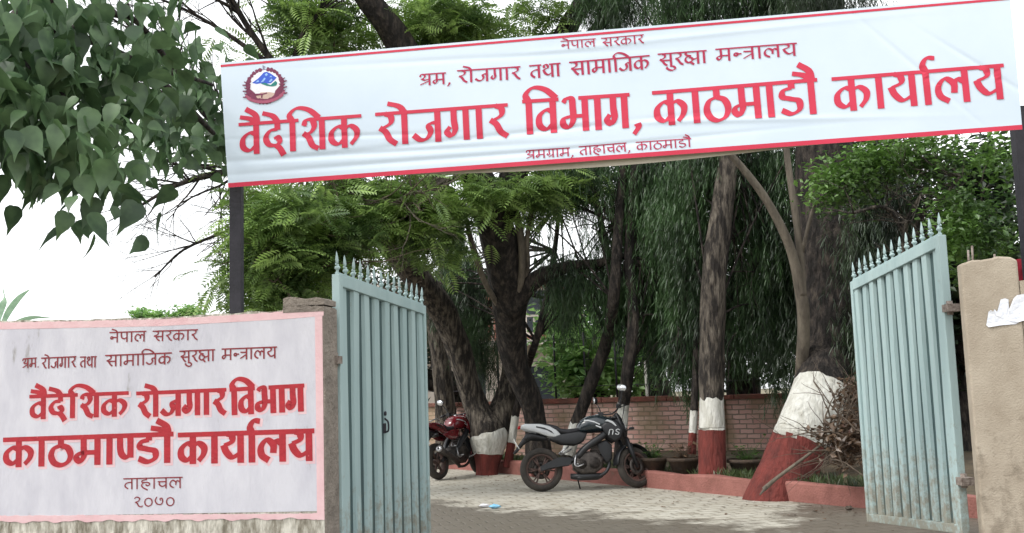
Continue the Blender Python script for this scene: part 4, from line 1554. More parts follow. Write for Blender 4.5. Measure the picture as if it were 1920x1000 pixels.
# E: thick painted trunk at right
tE, oE = tree('thick_tree', 'huge dark tree with thick leaning white over red painted foot at the kerb', tuple(P(1476, 900, 13.75)))
banded(tE, oE, m_bark_dark, [(1446, 975, 13.65, 124), (1454, 940, 13.68, 116), (1466, 908, 13.7, 106), (1480, 880, 13.75, 103), (1502, 820, 13.8, 102), (1526, 768, 13.9, 103), (1544, 715, 14.1, 100), (1552, 660, 14.4, 108), (1552, 560, 14.6, 116), (1550, 440, 14.7, 112), (1545, 320, 14.8, 108), (1540, 150, 14.9, 96), (1540, -60, 15, 80)], 728, 826, 51, 28, 6, .05, None, .012)
regE = [(1540, -20, 14, 120, 60, 1.0, 1), (1650, 340, 15.2, 90, 60, .7, 1), (1560, 500, 15.6, 80, 130, .6, 1.6), (1600, 640, 15.4, 60, 80, .5, .8), (1480, 620, 15.4, 60, 90, .5, .8), (1490, 420, 15.4, 60, 110, .5, 1), (1620, 470, 15, 70, 110, .6, 1), (1600, 430, 13.85, 36, 110, .25, .14), (1625, 600, 14, 44, 110, .4, .5)]
scatter('crown', clouds(regE, 3100, .12, 6), WEEP, m_leaf_dark, tE, oE, (.6, 1.1), .3)

# high crowns out of view above the picture, added to shade the trees below
scatter('shade_crown', clouds([(1500, -260, 15.5, 330, 90, 2.2, 1), (1150, -250, 17.5, 260, 90, 2, 1)], 5200, .35, 12), (LEAF[0] * .3, LEAF[1]), m_leaf_dark, tE, oE, (.7, 1.3), 1.2)
scatter('shade_crown', clouds([(820, -280, 17.5, 300, 90, 2, 1)], 2600, .35, 12), (LEAF[0] * .3, LEAF[1]), m_leaf_dark, tB, oB, (.7, 1.3), 1.2)

# forked slender tree in front of it
b0 = P(1496, 850, 15.2)
t, o = tree('forked_sapling', 'slender pale forked tree rising in front of the huge dark trunk', (b0.x, b0.y, .3))
mb = MB()
stem(mb, [(1496, 868, 15.2, 24), (1497, 770, 14.9, 24), (1503, 690, 14.2, 24), (1507, 600, 13.9, 24), (1500, 540, 13.8, 22), (1480, 460, 13.7, 18), (1440, 380, 13.6, 16), (1400, 325, 13.5, 14), (1360, 280, 13.4, 12), (1300, 220, 13.3, 8)], 10, 6, .05, 61)
stem(mb, [(1504, 555, 13.8, 18), (1500, 470, 13.8, 14), (1488, 380, 13.8, 13), (1475, 285, 13.8, 12), (1465, 150, 13.8, 8)], 9, 6, .05, 62)
stem(mb, [(1502, 480, 13.8, 9), (1522, 400, 13.7, 7), (1530, 380, 13.6, 5)], 7, 4, .03, 63)
mb.build('trunk', m_bark_pale, t, o)

# right-hand bush above the gate
b0 = P(1700, 760, 12.6)
t, o = tree('broadleaf_tree', 'twisted small-leaved green tree overhanging behind the right gate leaf', (b0.x, b0.y, .2))
mb = MB()
stem(mb, [(1672, 820, 12.6, 34), (1668, 700, 12.6, 28), (1685, 620, 12.6, 24), (1700, 520, 12.6, 20), (1715, 440, 12.5, 14), (1740, 380, 12.4, 10)], 10, 5, .07, 71)
stops = []
for nodes in ([(1690, 580, 12.6, 14), (1695, 500, 12.4, 12), (1700, 420, 12.2, 9), (1730, 360, 12, 6)], [(1700, 520, 12.6, 14), (1735, 450, 12.3, 10), (1765, 380, 12, 8), (1800, 330, 11.8, 5)], [(1705, 450, 12.4, 10), (1660, 390, 12.2, 8), (1600, 400, 12, 5)],
              [(1715, 440, 12.4, 10), (1780, 420, 12, 8), (1850, 410, 11.6, 5)]):
    stem(mb, nodes, 7, 5, .05, 72)
    for a, b, Y, w_ in nodes[1:]:
        for j in range(3):
            limb(mb, P(a, b, Y), (rA.uniform(-1, 1), rA.uniform(-.7, .7), rA.uniform(-.2, 1)), rA.uniform(.35, .7), .012, 2, rA, .7)
mb.build('trunk', m_bark, t, o)
regR = [(1570, 350, 12.6, 55, 50, .5, 1), (1620, 320, 12.4, 80, 45, .5, 1.4), (1700, 285, 12.2, 90, 35, .5, 1.4), (1760, 310, 12, 70, 40, .5, 1), (1800, 400, 11.6, 55, 60, .4, 1), (1830, 450, 11.4, 50, 50, .4, 1), (1860, 300, 11.4, 40, 34, .4, .5), (1780, 480, 12, 40, 50, .4, .6), (1880, 430, 11.2, 30, 60, .4, .35)]
pts = clouds(regR, 6500, .11, 14)
scatter('crown', pts, (LEAF[0] * .085, LEAF[1]), m_leaf_bush, t, o, (.7, 1.3), 1.2)

# trees beyond the wall: dense crowns that close the view
BACK = [
    ('tall dark evergreen mass far behind the straight conifer', (1380, 760, 22), [(1360, 520, 22, 150, 200, 1.6, 2), (1300, 300, 22.5, 140, 90, 1.5, 1), (1450, 600, 21.5, 110, 130, 1.2, 1.2)], m_leaf_dark, 5200),
    ('tall dark evergreen mass behind the huge painted trunk at right', (1600, 760, 20), [(1580, 520, 20, 120, 220, 1.4, 2), (1660, 480, 19, 80, 200, 1.2, 1.2), (1560, 300, 20, 160, 90, 1.4, 1)], m_leaf_dark, 5200),
    ('dark leafy tree seen beyond the right gate spikes', (1760, 700, 16), [(1740, 500, 16.5, 70, 110, .9, 1.4), (1800, 560, 15.5, 60, 80, .7, 1), (1720, 640, 16, 80, 80, .8, .8), (1850, 470, 14.5, 60, 100, .7, 1.1), (1830, 330, 14.5, 60, 60, .6, .5)], m_leaf_dark, 4200),
    ('mid green tree beyond the brick wall left of the slim leaning trunk', (1090, 740, 21), [(1090, 680, 21, 55, 75, .9, 1.2), (1150, 690, 21.5, 60, 60, .9, 1), (1060, 620, 21.5, 30, 40, .6, .4)], m_leaf_bright, 3000),
    ('dusky green tree behind the left gate leaf and forked trunk', (840, 760, 24), [(800, 600, 24, 70, 120, 1.2, 1.2), (880, 560, 24, 50, 90, 1, .8), (640, 540, 23, 100, 50, 1, .8), (560, 590, 22, 90, 30, 1, .5)], m_leaf_dark, 3200),
    ('dusky green tree high behind the drooping sprays in the middle', (1200, 740, 25), [(1210, 600, 25, 90, 110, 1.3, 1.4), (1230, 430, 25, 80, 90, 1.2, 1), (1090, 540, 25, 90, 60, 1.2, .8), (1110, 330, 25, 110, 40, 1.2, .8)], m_leaf_dark, 3600),
]
for lab, (bx_, by_, bY), regs, m_, n in BACK:
    b0 = P(bx_, by_, bY)
    t, o = tree('background_tree', lab, (b0.x, b0.y, 0), 'trees beyond the brick wall')
    mb = MB()
    for k, g in enumerate(regs):
        c = P(g[0], g[1], g[2])
        mb.tube([(b0.x + .1 * k, b0.y, 0), (b0.x + .2 * k, b0.y + .1, 1.4), ((b0.x + c.x) / 2, (b0.y + c.y) / 2, max(c.z * .6, 1.6)), tuple(c)], [.2, .16, .11, .05], 8, 4, .06, True, k)
    mb.build('trunk', m_bark_dark, t, o)
    scatter('crown', clouds(regs, n * 2, .22, 16), (LEAF[0] * .17, LEAF[1]), m_, t, o, (.7, 1.3), 1.2)

# far treetops over the sign wall, banana plant at left
t, o = tree('distant_tree', 'pale green treetops far behind the sign wall', tuple(P(330, 640, 60)))
mb = MB()
for px, py in ((265, 590), (300, 585), (350, 580)):
    c = P(px, py, 60)
    mb.tube([(c.x, c.y, 0), tuple(c)], [.25, .08], 6)
mb.build('trunk', m_bark, t, o)
scatter('crown', clouds([(265, 594, 60, 20, 10, .6, 1), (300, 596, 60, 26, 8, .6, 1), (355, 590, 60, 26, 13, .6, 1.5)], 1400, .2, 10), (LEAF[0] * .3, LEAF[1]), m_leaf_bright, t, o, (.7, 1.3), 1.2)

b0 = P(20, 720, 13)
t = thing('banana_plant', 'pale banana plant fronds showing above the left end of the sign wall', 'plant', (b0.x, b0.y, 0))
mb = MB()
mb.tube([(b0.x, b0.y, 0), (b0.x + .03, b0.y, 1.2), (b0.x, b0.y, 2.2)], [.12, .1, .06], 10, 4)
mb.build('stem', mat('banana_stem', s(120, 140, 90), s(96, 116, 70), 4, .7), t, (b0.x, b0.y, 0))
m_ban = leaf_mat('banana_leaf', s(140, 176, 146), s(176, 206, 176), 2, .4)
for nodes in ([(0, 620, 13), (15, 585, 13), (35, 558, 12.9), (55, 543, 12.8)], [(0, 625, 13), (30, 605, 12.8), (60, 594, 12.6), (95, 596, 12.4)], [(-5, 610, 13), (2, 580, 13), (8, 560, 13), (6, 540, 13.1)], [(-20, 620, 13), (-60, 580, 13), (-110, 560, 13), (-160, 590, 13)]):
    cs = catmull([tuple(P(*q)) for q in nodes], 4)
    vs_, fs_ = [], []
    for i, c in enumerate(cs):
        u = i / (len(cs) - 1)
        wd = .035 * math.sin(math.pi * min(1, .08 + u * .9)) + .004
        tt = cs[min(i + 1, len(cs) - 1)] - cs[max(i - 1, 0)]
        sd_ = np.cross(tt, np.array([0, .55, .8]))
        sd_ /= np.linalg.norm(sd_)
        vs_ += [c + sd_ * wd + np.array([0, 0, -.3 * wd]), c, c - sd_ * wd + np.array([0, 0, -.3 * wd])]
    for i in range(len(cs) - 1):
        for k in range(2):
            fs_.append((3 * i + k, 3 * i + k + 1, 3 * i + k + 4, 3 * i + k + 3))
    mb = MB()
    mb.add(vs_, fs_, True)
    mb.build('leaf', m_ban, t, (b0.x, b0.y, 0))


# overhanging tree with big heart-shaped leaves, upper left
def heart_leaf():
    half = [(0, 0), (-.1, .2), (-.06, .42), (.12, .52), (.38, .46), (.64, .3), (.84, .13), (1.12, 0)]
    V = [(x, 0, -.14 * x * x) for x in (0, .2, .5, .8, 1.12)]
    Fc = []
    rows = [(0.0, 0), (.02, .42), (.14, .52), (.4, .45), (.66, .28), (.88, .1)]
    V, Fc = [], []
    mid = [(0, 0), (.12, 0), (.3, 0), (.52, 0), (.74, 0), (.97, 0), (1.24, 0)]
    edg = [(-.02, .05), (.0, .2), (.13, .38), (.38, .42), (.66, .29), (.94, .1), (1.24, .0)]
    z = lambda x, y: -.34 * max(x, 0) ** 2 + .34 * abs(y) - .5 * y * y - .12 * abs(y) * x
    for x, y in mid:
        V.append((x, y, z(x, y)))
    for sg in (1, -1):
        for x, y in edg:
            V.append((x, y * sg, z(x, y)))
    for i in range(6):
        Fc.append((i, i + 1, 7 + i + 1, 7 + i))
        Fc.append((i + 1, i, 14 + i, 14 + i + 1))
    return np.array(V), Fc


regH = [(60, 60, 5.6, 140, 80, .5, 1.6), (50, 180, 5.4, 120, 90, .5, 1.8), (40, 262, 5.3, 70, 50, .3, .9), (150, 265, 5.3, 80, 60, .3, 1.1), (180, 160, 5.8, 110, 90, .5, 1.3), (275, 180, 6.6, 90, 70, .5, 1.0), (280, 60, 6.6, 60, 70, .5, .5),
        (330, 245, 7.8, 75, 45, .3, 1.1), (350, 150, 8.4, 70, 60, .2, 1.0), (380, 225, 8.5, 60, 50, .2, 1.2), (-80, 150, 5.3, 100, 150, .6, 1.2), (185, 335, 5.3, 50, 36, .2, .5), (230, 10, 6, 110, 30, .5, .6)]
t, o = tree('overhanging_tree', 'dark tree with large heart-shaped leaves overhanging the upper left corner', (-3.9, 6.6, 0))
mb = MB()
mb.tube([(-3.9, 6.6, 0), (-3.85, 6.6, 1.4), (-3.7, 6.5, 2.6), (-3.2, 6.3, 3.4), (-2.6, 6.1, 4.0)], [.17, .15, .13, .1, .07], 12, 5, .07)
for nodes in ([(-100, 60, 6.1, 30), (40, 110, 5.7, 18), (130, 200, 5.5, 12), (170, 300, 5.4, 7)], [(-60, 40, 6, 26), (120, 60, 6, 18), (260, 120, 6.5, 14), (340, 190, 7.2, 12), (400, 250, 8.2, 9)],
              [(-80, 120, 6, 24), (-20, 200, 5.6, 14), (30, 280, 5.4, 8)], [(120, 60, 6, 16), (240, 30, 6.2, 12), (330, 130, 7, 10), (400, 160, 8, 6)]):
    stem(mb, nodes, 8, 5, .04, 81)
mb.build('trunk', m_bark_dark, t, o)
pts = clouds(regH, 1200, .17, 3)
pts = np.array([p for p in pts if not (to_px(p)[0] > 370 and p[1] < 7.95)])
V, Fc = heart_leaf()
n = len(pts)
az = rng.uniform(0, 2 * np.pi, n)
pitch = rng.normal(R(48), R(28), n)              # tips hang down
roll_ = rng.normal(0, .65, n)
cx, sx_ = np.cos(roll_), np.sin(roll_)
Rx = np.zeros((n, 3, 3)); Rx[:, 0, 0] = 1; Rx[:, 1, 1] = cx; Rx[:, 1, 2] = -sx_; Rx[:, 2, 1] = sx_; Rx[:, 2, 2] = cx
cy_, sy_ = np.cos(pitch), np.sin(pitch)
Ry = np.zeros((n, 3, 3)); Ry[:, 0, 0] = cy_; Ry[:, 0, 2] = sy_; Ry[:, 1, 1] = 1; Ry[:, 2, 0] = -sy_; Ry[:, 2, 2] = cy_
cz, sz_ = np.cos(az), np.sin(az)
Rz = np.zeros((n, 3, 3)); Rz[:, 0, 0] = cz; Rz[:, 0, 1] = -sz_; Rz[:, 1, 0] = sz_; Rz[:, 1, 1] = cz; Rz[:, 2, 2] = 1
vv = np.einsum('nij,kj->nki', Rz @ Ry @ Rx, V) * rng.uniform(.075, .155, n)[:, None, None] + pts[:, None, :]
np_mesh('crown', vv, len(V), Fc, m_leaf_big, t, o, True)


# ------------------------------------------------------------------ motorbikes
m_tyre = mat('tyre_rubber', s(66, 61, 56), s(40, 38, 36), 6, .9, .4, 60)
m_black = mat('black_plastic', s(34, 35, 38), s(26, 27, 30), 8, .42)
m_satin = mat('satin_black_seat', s(36, 36, 40), s(28, 28, 32), 8, .6)
m_engine = mat('grey_alloy', s(84, 78, 74), s(48, 45, 44), 14, .45, .4, 50, metal=.6)
m_chrome = mat('bright_alloy', s(190, 190, 192), s(150, 150, 152), 12, .3, 0, metal=.8)
m_dusty = mat('dusty_rim', s(92, 72, 66), s(66, 52, 48), 10, .7)
m_silver = mat('silver_white_paint', s(182, 185, 186), s(164, 167, 170), 6, .3, coat=.4)
m_tank = mat('dark_gloss_tank', s(34, 44, 50), s(26, 34, 38), 4, .22, coat=.6)
m_redp = mat('dark_red_paint', s(112, 16, 28), s(84, 12, 22), 4, .25, coat=.6)
m_lens = mat('clear_lens', s(214, 216, 220), s(200, 202, 206), 4, .08, metal=.7)
m_redlens = mat('red_lens', s(170, 30, 30), s(140, 24, 24), 4, .15)
m_plate = mat('plate_white', s(226, 226, 224), s(206, 206, 206), 6, .4)


def motorbike(label, loc, heading, lean, steer, body, tank, red_bike=False):
    t = thing('motorbike', label, 'motorbike', loc, heading, 'parked motorbikes')
    t.rotation_euler = (lean, 0, heading)
    RX = Matrix.Rotation(R(90), 4, 'X')

    def wheel(cx, r, wd, rim, M0):
        M = M0 @ Matrix.Translation((cx, 0, r)) @ RX
        mb = MB()
        prof = [(r - .085, -wd * .42), (r - .05, -wd * .5), (r - .02, -wd * .42), (r - .005, -wd * .2), (r, 0), (r - .005, wd * .2), (r - .02, wd * .42), (r - .05, wd * .5), (r - .085, wd * .42)]
        mb.lathe(prof, M, 36, True)
        wh = MB()
        ri = r - .085
        wh.lathe([(ri + .004, -.045), (ri - .012, -.05), (ri - .028, -.03), (ri - .03, .03), (ri - .012, .05), (ri + .004, .045)], M, 32, True)
        wh.lathe([(0, -.05), (.045, -.05), (.05, 0), (.045, .05), (0, .05)], M, 16)
        for k in range(6):
            for sp in (-.12, .12):
                a = k * math.pi / 3
                p0 = M @ Vector((.04 * math.cos(a), .04 * math.sin(a), 0))
                p1 = M @ Vector(((ri - .02) * math.cos(a + sp), (ri - .02) * math.sin(a + sp), 0))
                wh.tube([p0, p1], [.014, .011], 6)
        w_ = mb.build('wheel', m_tyre, t)
        wh.build('rim', rim, w_)
        d = MB()
        for q in (-.062, .062) if cx > .5 else (-.062,):
            d.lathe([(.06, q), (.13, q), (.13, q + .005), (.06, q + .005)], M, 24, True)
        d.build('brake_disc', m_engine, w_)
        return w_
    I = Matrix.Identity(4)
    wheel(0, .31, .14, m_dusty, I)
    # steering assembly rotates about the raked head axis
    ax0, ax1 = Vector((1.10, 0, 1.02)), Vector((1.30, 0, .4))
    S = Matrix.Translation(ax0) @ Matrix.Rotation(steer, 4, (ax0 - ax1).normalized()) @ Matrix.Translation(-ax0)
    wheel(1.36, .30, .11, m_dusty, S)

    def st(p):
        return S @ Vector(p)
    mb = MB()
    for sg in (-1, 1):
        mb.tube([st((1.085, sg * .085, 1.06)), st((1.23, sg * .085, .66))], .021, 10)
        mb.tube([st((1.215, sg * .085, .70)), st((1.36, sg * .085, .28))], .029, 10)
    mb.loft([(st((1.10, 0, z)), (1, 0, 0), (0, 1, 0), .04, .11, 3) for z in (1.0, 1.03)], 12)
    mb.loft([(st((1.17, 0, z)), (1, 0, 0), (0, 1, 0), .045, .11, 3) for z in (.8, .83)], 12)
    mb.build('front_fork', m_black if not red_bike else m_engine, t)
    mb = MB()
    secs = []
    for k in range(11):
        a = R(22 + k * 15.5)
        c = Vector((1.36 + .33 * math.cos(a), 0, .30 + .33 * math.sin(a)))
        rad = Vector((math.cos(a), 0, math.sin(a)))
        secs.append((st(c), S.to_3x3() @ Vector((0, 1, 0)), S.to_3x3() @ rad, .068, .014, 3))
    mb.loft(secs, 12)
    for sg in (-1, 1):
        mb.plate([(1.27, .44), (1.34, .42), (1.30, .64), (1.20, .62)], sg * .075, sg * .088)
    mb2 = MB()
    mb2.add(mb.v[:11 * 12], [f for f in mb.f if max(f) < 132], True)
    mb2.add([st(v) for v in mb.v[132:]], [tuple(i - 132 for i in f) for f in mb.f if min(f) >= 132])
    mb2.build('front_fender', m_black if not red_bike else m_redp, t)
    # handlebar
    mb = MB()
    for sg in (-1, 1):
        mb.tube([st((1.08, 0, 1.08)), st((1.07, sg * .12, 1.10)), st((1.02, sg * .26, 1.13)), st((.95, sg * .37, 1.11))], .012, 8, 4)
        mb.tube([st((1.0, sg * .29, 1.125)), st((.95, sg * .37, 1.11))], .019, 8)
        mb.tube([st((1.06, sg * .24, 1.12)), st((1.05, sg * .38, 1.10))], .007, 6)
        mb.box((-.035, -.03, -.03), (.035, .03, .03), Matrix.Translation(st((1.03, sg * .23, 1.13))))
    mb.build('handlebar', m_black, t)
    for sg in (-1, 1):
        mb = MB()
        mb.tube([st((1.04, sg * .23, 1.14)), st((1.06, sg * .28, 1.24)), st((1.05, sg * .33, 1.33))], .009, 6, 3)
        c = st((1.04, sg * .35, 1.37))
        yaw = Matrix.Rotation(steer + sg * -R(24), 4, 'Z').to_3x3()
        nx, av, au = yaw @ Vector((1, 0, 0)), yaw @ Vector((0, 1, .3)), yaw @ Vector((0, -.3, 1))
        mb.loft([(c + nx * dx, av, au, .078 * k, .05 * k, 2.4) for dx, k in ((.04, .5), (.028, .85), (0, 1), (-.008, .97))], 14)
        mr = mb.build('mirror', m_black, t)
        mb = MB()
        mb.loft([(c + nx * dx, av, au, .072, .045, 2.4) for dx in (-.009, -.012)], 14)
        mb.build('glass', m_lens, mr)
    # headlamp cowl and lamp
    mb = MB()
    mb.loft([(st((x, 0, z)), (0, 1, 0), (-.3, 0, 1), hw, hh, 2.6) for x, z, hw, hh in ((1.10, .97, .07, .06), (1.16, .95, .11, .12), (1.22, .92, .105, .125), (1.26, .90, .08, .10))], 16)
    mb.loft([(st((x, 0, z)), (0, 1, 0), (-.6, 0, 1), hw, hh, 2.6) for x, z, hw, hh in ((1.12, 1.04, .06, .03), (1.17, 1.05, .09, .05), (1.21, 1.03, .08, .05))], 14)
    mb.build('headlamp_cowl', m_black if not red_bike else m_redp, t)
    mb = MB()
    mb.loft([(st((x, 0, z)), (0, 1, 0), (-.3, 0, 1), hw, hh, 2.4) for x, z, hw, hh in ((1.255, .9, .075, .09), (1.28, .89, .06, .07), (1.285, .89, .03, .04))], 14)
    mb.build('headlight', m_lens, t)
    for sg in (-1, 1):
        for x, z, f in ((1.20, .80, True), (-.2, .73, False)):
            mb = MB()
            g = st if f else Vector
            p0, p1 = g((x, sg * .08, z)), g((x + (.04 if f else -.02), sg * .2, z + .02))
            mb.tube([p0, p1], .009, 6)
            mb.loft([(p1 + Vector((dx, 0, 0)), (0, 1, 0), (0, 0, 1), .035 * k, .022 * k, 2.2) for dx, k in ((-.04, .3), (-.02, .9), (.02, 1), (.04, .4))], 10)
            mb.build('indicator', m_black, t)
    mb = MB()
    for sg, dz in ((-1, .05), (1, .05), (-1, .1)):
        mb.tube([st((1.02, sg * .24, 1.12)), st((1.16, sg * .2, 1.12 + dz)), st((1.2, sg * .08, 1.02)), st((1.14, sg * .05, .85))], .005, 5, 5)
    mb.build('cables', m_black, t)
    # tank
    mb = MB()
    mb.xloft([(.54, .86, .09, .07, 2.4), (.60, .90, .12, .10, 2.4), (.70, .93, .155, .125, 2.4), (.82, .94, .18, .13, 2.4), (.94, .93, .185, .12, 2.4), (1.03, .92, .15, .10, 2.4), (1.08, .93, .09, .07, 2.4)], 20)
    tk = mb.build('fuel_tank', tank, t)
    mb = MB()
    mb.lathe([(0, .012), (.035, .012), (.04, 0)], Matrix.Translation((.86, 0, 1.068)), 14)
    mb.build('filler_cap', m_chrome, tk)
    # side stripes on the tank
    for sg in (-1, 1):
        mb = MB()
        for pts_ in ([(.64, .985, .128), (.70, .978, .153), (.78, .955, .178), (.86, .915, .186)], [(.80, .90, .186), (.88, .868, .187)]):
            q = [(x, sg * (y + .004), z) for x, z, y in pts_]
            for i in range(len(q) - 1):
                a, b = q[i], q[i + 1]
                mb.add([(a[0], a[1], a[2] - .008), (b[0], b[1], b[2] - .011), (b[0], b[1] - sg * .004, b[2] + .011), (a[0], a[1] - sg * .004, a[2] + .009)], [(0, 1, 2, 3)])
        mb.build('stripe', m_silver, tk)
    # shrouds with the white flash
    for sg in (-1, 1):
        mb = MB()
        mb.plate([(.88, .90), (1.02, .98), (1.12, .95), (1.20, .82), (1.16, .70), (1.06, .66), (.98, .72), (.92, .80)], sg * .13, sg * .205, .02)
        sh = mb.build('tank_shroud', m_black if not red_bike else tank, t)
        mb = MB()
        mb.plate([(.93, .955), (.97, .98), (1.05, .95), (1.10, .885), (1.085, .88), (1.03, .925), (.98, .95)], sg * .2, sg * .214)
        mb.build('flash', m_silver, sh)
        if not red_bike:
            mb = MB()
            y = sg * .2085
            for segs_ in ([(.995, .765), (1.0, .785), (1.005, .805), (1.013, .824), (1.035, .826), (1.047, .82), (1.048, .805), (1.043, .785), (1.038, .765)], [(1.128, .815), (1.105, .828), (1.082, .815), (1.095, .798), (1.116, .785), (1.10, .767), (1.07, .776)]):
                mb.tube([(1.06 + (x - 1.06) * 1.25, y, .797 + (z - .797) * 1.25) for x, z in segs_], .0075, 5, 3)
            mb.build('lettering', m_silver, sh)
    # seat
    mb = MB()
    mb.xloft([(.60, .86, .09, .03, 2.6), (.52, .845, .125, .04, 2.6), (.40, .83, .14, .045, 2.6), (.30, .845, .14, .045, 2.6), (.24, .885, .125, .045, 2.6), (.14, .92, .12, .035, 2.6), (0, .945, .10, .028, 2.6), (-.12, .955, .07, .02, 2.6)], 16)
    mb.build('seat', m_satin, t)
    # tail panels
    for sg in (-1, 1):
        mb = MB()
        mb.plate([(-.27, .945), (-.22, .965), (.0, .955), (.14, .92), (.24, .86), (.31, .78), (.26, .745), (.12, .77), (-.04, .83), (-.2, .875), (-.27, .91)], sg * .075, sg * .135, .02)
        tp_ = mb.build('tail_panel', body, t)
        mb = MB()
        mb.plate([(-.06, .925), (.06, .90), (.16, .85), (.20, .80), (.10, .86), (0, .89), (-.06, .905)], sg * .134, sg * .139)
        mb.build('stripe', m_black, tp_)
    mb = MB()
    mb.xloft([(-.28, .925, .05, .03, 2.6), (-.32, .915, .045, .022, 2.6)], 12)
    mb.build('tail_light', m_redlens, t)
    # rear fender, plate and lamp
    mb = MB()
    mb.plate([(-.12, .84), (-.2, .83), (-.30, .70), (-.40, .56), (-.37, .54), (-.26, .66), (-.12, .74), (.1, .72), (.1, .78)], -.06, .06, .01)
    mb.build('rear_fender', m_black, t)
    mb = MB()
    M = Matrix.Translation((-.345, 0, .68)) @ Matrix.Rotation(R(-28), 4, 'Y')
    mb.box((-.006, -.11, -.08), (.0, .11, .08), M)
    mb.build('number_plate', m_plate, t)
    # frame, side covers, spar
    mb = MB()
    for sg in (-1, 1):
        mb.tube([(1.08, sg * .06, .88), (.88, sg * .15, .74), (.66, sg * .15, .60), (.52, sg * .13, .46)], [.04, .05, .048, .04], 8, 4)
        mb.tube([(.62, sg * .11, .72), (.3, sg * .11, .76), (-.05, sg * .09, .84)], .018, 8, 3)
    mb.build('frame', m_black, t)
    for sg in (-1, 1):
        mb = MB()
        mb.plate([(.12, .745), (.3, .80), (.56, .83), (.68, .80), (.62, .68), (.5, .64), (.3, .66)], sg * .10, sg * .145, .02)
        mb.build('side_cover', m_black if not red_bike else body, t)
    # engine
    mb = MB()
    mb.plate([(.50, .50), (.60, .54), (.80, .54), (.90, .44), (.88, .30), (.76, .22), (.56, .22), (.46, .30)], -.15, .15, .03)
    for k in range(6):
        z = .50 + k * .03
        mb.box((.70 + k * .014, -.12, z), (.88 + k * .014, .12, z + .016))
    mb.lathe([(0, 0), (.085, 0), (.095, -.02), (.07, -.035), (0, -.035)], Matrix.Translation((.76, -.15, .37)) @ Matrix.Rotation(R(-90), 4, 'X') @ Matrix.Scale(-1, 4, (0, 0, 1)), 18)
    mb.lathe([(0, 0), (.07, 0), (.075, -.02), (0, -.03)], Matrix.Translation((.58, -.15, .36)) @ Matrix.Rotation(R(-90), 4, 'X') @ Matrix.Scale(-1, 4, (0, 0, 1)), 18)
    mb.build('engine', m_engine, t)
    mb = MB()
    mb.plate([(.80, .66), (.95, .70), (1.03, .62), (1.02, .42), (.94, .36), (.88, .44)], -.13, .13, .02)
    mb.build('radiator', m_black, t)
    # exhaust
    mb = MB()
    mb.tube([(.90, -.05, .50), (.98, -.08, .38), (.92, -.1, .24), (.75, -.1, .17), (.5, -.12, .17)], .024, 10, 4)
    if red_bike:
        mb.tube([(.5, -.13, .19), (.2, -.19, .34), (-.18, -.2, .5)], [.03, .055, .055], 12)
    else:
        mb.loft([((x, -.02, z), (0, 1, 0), (0, 0, 1), hw, hh, 3) for x, z, hw, hh in ((.88, .2, .05, .03), (.8, .185, .12, .05), (.55, .185, .12, .05), (.42, .2, .09, .04))], 12)
    ex = mb.build('exhaust', m_black if not red_bike else m_engine, t)
    if red_bike:
        mb = MB()
        mb.lathe([(.02, 0), (.056, 0), (.058, .03), (.02, .035)], Matrix.Translation((-.18, -.2, .5)) @ Matrix.Rotation(R(-65), 4, 'Y'), 14)
        mb.build('tip', m_chrome, ex)
    # swingarm, chain cover, shock, footpegs, brake pedal
    mb = MB()
    for sg in (-1, 1):
        mb.tube([(.0, sg * .105, .31), (.25, sg * .115, .37), (.5, sg * .11, .44)], [.026, .032, .034], 8, 3)
    mb.plate([(-.02, .28), (.1, .32), (.42, .36), (.42, .46), (.25, .47), (.08, .40), (-.02, .35)], -.125, -.145)
    mb.plate([(-.02, .28), (.1, .32), (.42, .36), (.42, .46), (.25, .47), (.08, .40), (-.02, .35)], .125, .145)
    mb.build('swingarm', m_black, t)
    for sg in (-1, 1):
        mb = MB()
        mb.tube([(.40, sg * .12, .62), (.28, sg * .16, .54), (.30, sg * .16, .52), (.44, sg * .14, .58)], .012, 6)
        mb.tube([(.30, sg * .16, .53), (.32, sg * .24, .53)], .012, 6)
        mb.tube([(.50, sg * .14, .5), (.47, sg * .16, .36), (.52, sg * .17, .33), (.6, sg * .17, .36)], .012, 6, 2)
        mb.tube([(.50, sg * .16, .36), (.51, sg * .25, .36)], .013, 6)
        mb.build('footrest', m_chrome, t)
    mb = MB()
    mb.tube([(.52, .12, .24), (.55, .2, .12), (.585, .27, .0)], .011, 6, 2)
    mb.build('kickstand', m_black, t)
    if red_bike:
        mb = MB()
        for sg in (-1, 1):
            mb.tube([(1.0, sg * .08, .70), (.99, sg * .26, .66), (.96, sg * .3, .5), (.93, sg * .26, .36), (.88, sg * .08, .3)], .014, 8, 4)
        mb.build('crash_guard', m_chrome, t)
        mb = MB()
        mb.tube([(-.25, .13, .98), (-.05, .14, 1.02), (.05, .13, .98)], .012, 6, 3)
        mb.tube([(-.25, -.13, .98), (-.05, -.14, 1.02), (.05, -.13, .98)], .012, 6, 3)
        mb.tube([(-.25, -.13, .98), (-.3, 0, 1.0), (-.25, .13, .98)], .012, 6, 3)
        mb.build('grab_rail', m_chrome, t)
    return t


q = G(1017, 923)
motorbike('black motorbike with white tail panels parked side-on on the pavers', (q.x, q.y + .05, .002), R(3), R(-7), R(30), m_silver, m_tank)
q = G(824, 900)
motorbike('dark red motorbike partly hidden behind the left gate leaf', (q.x, q.y + .0, .002), R(63), R(-8), R(10), m_redp, m_redp, True)


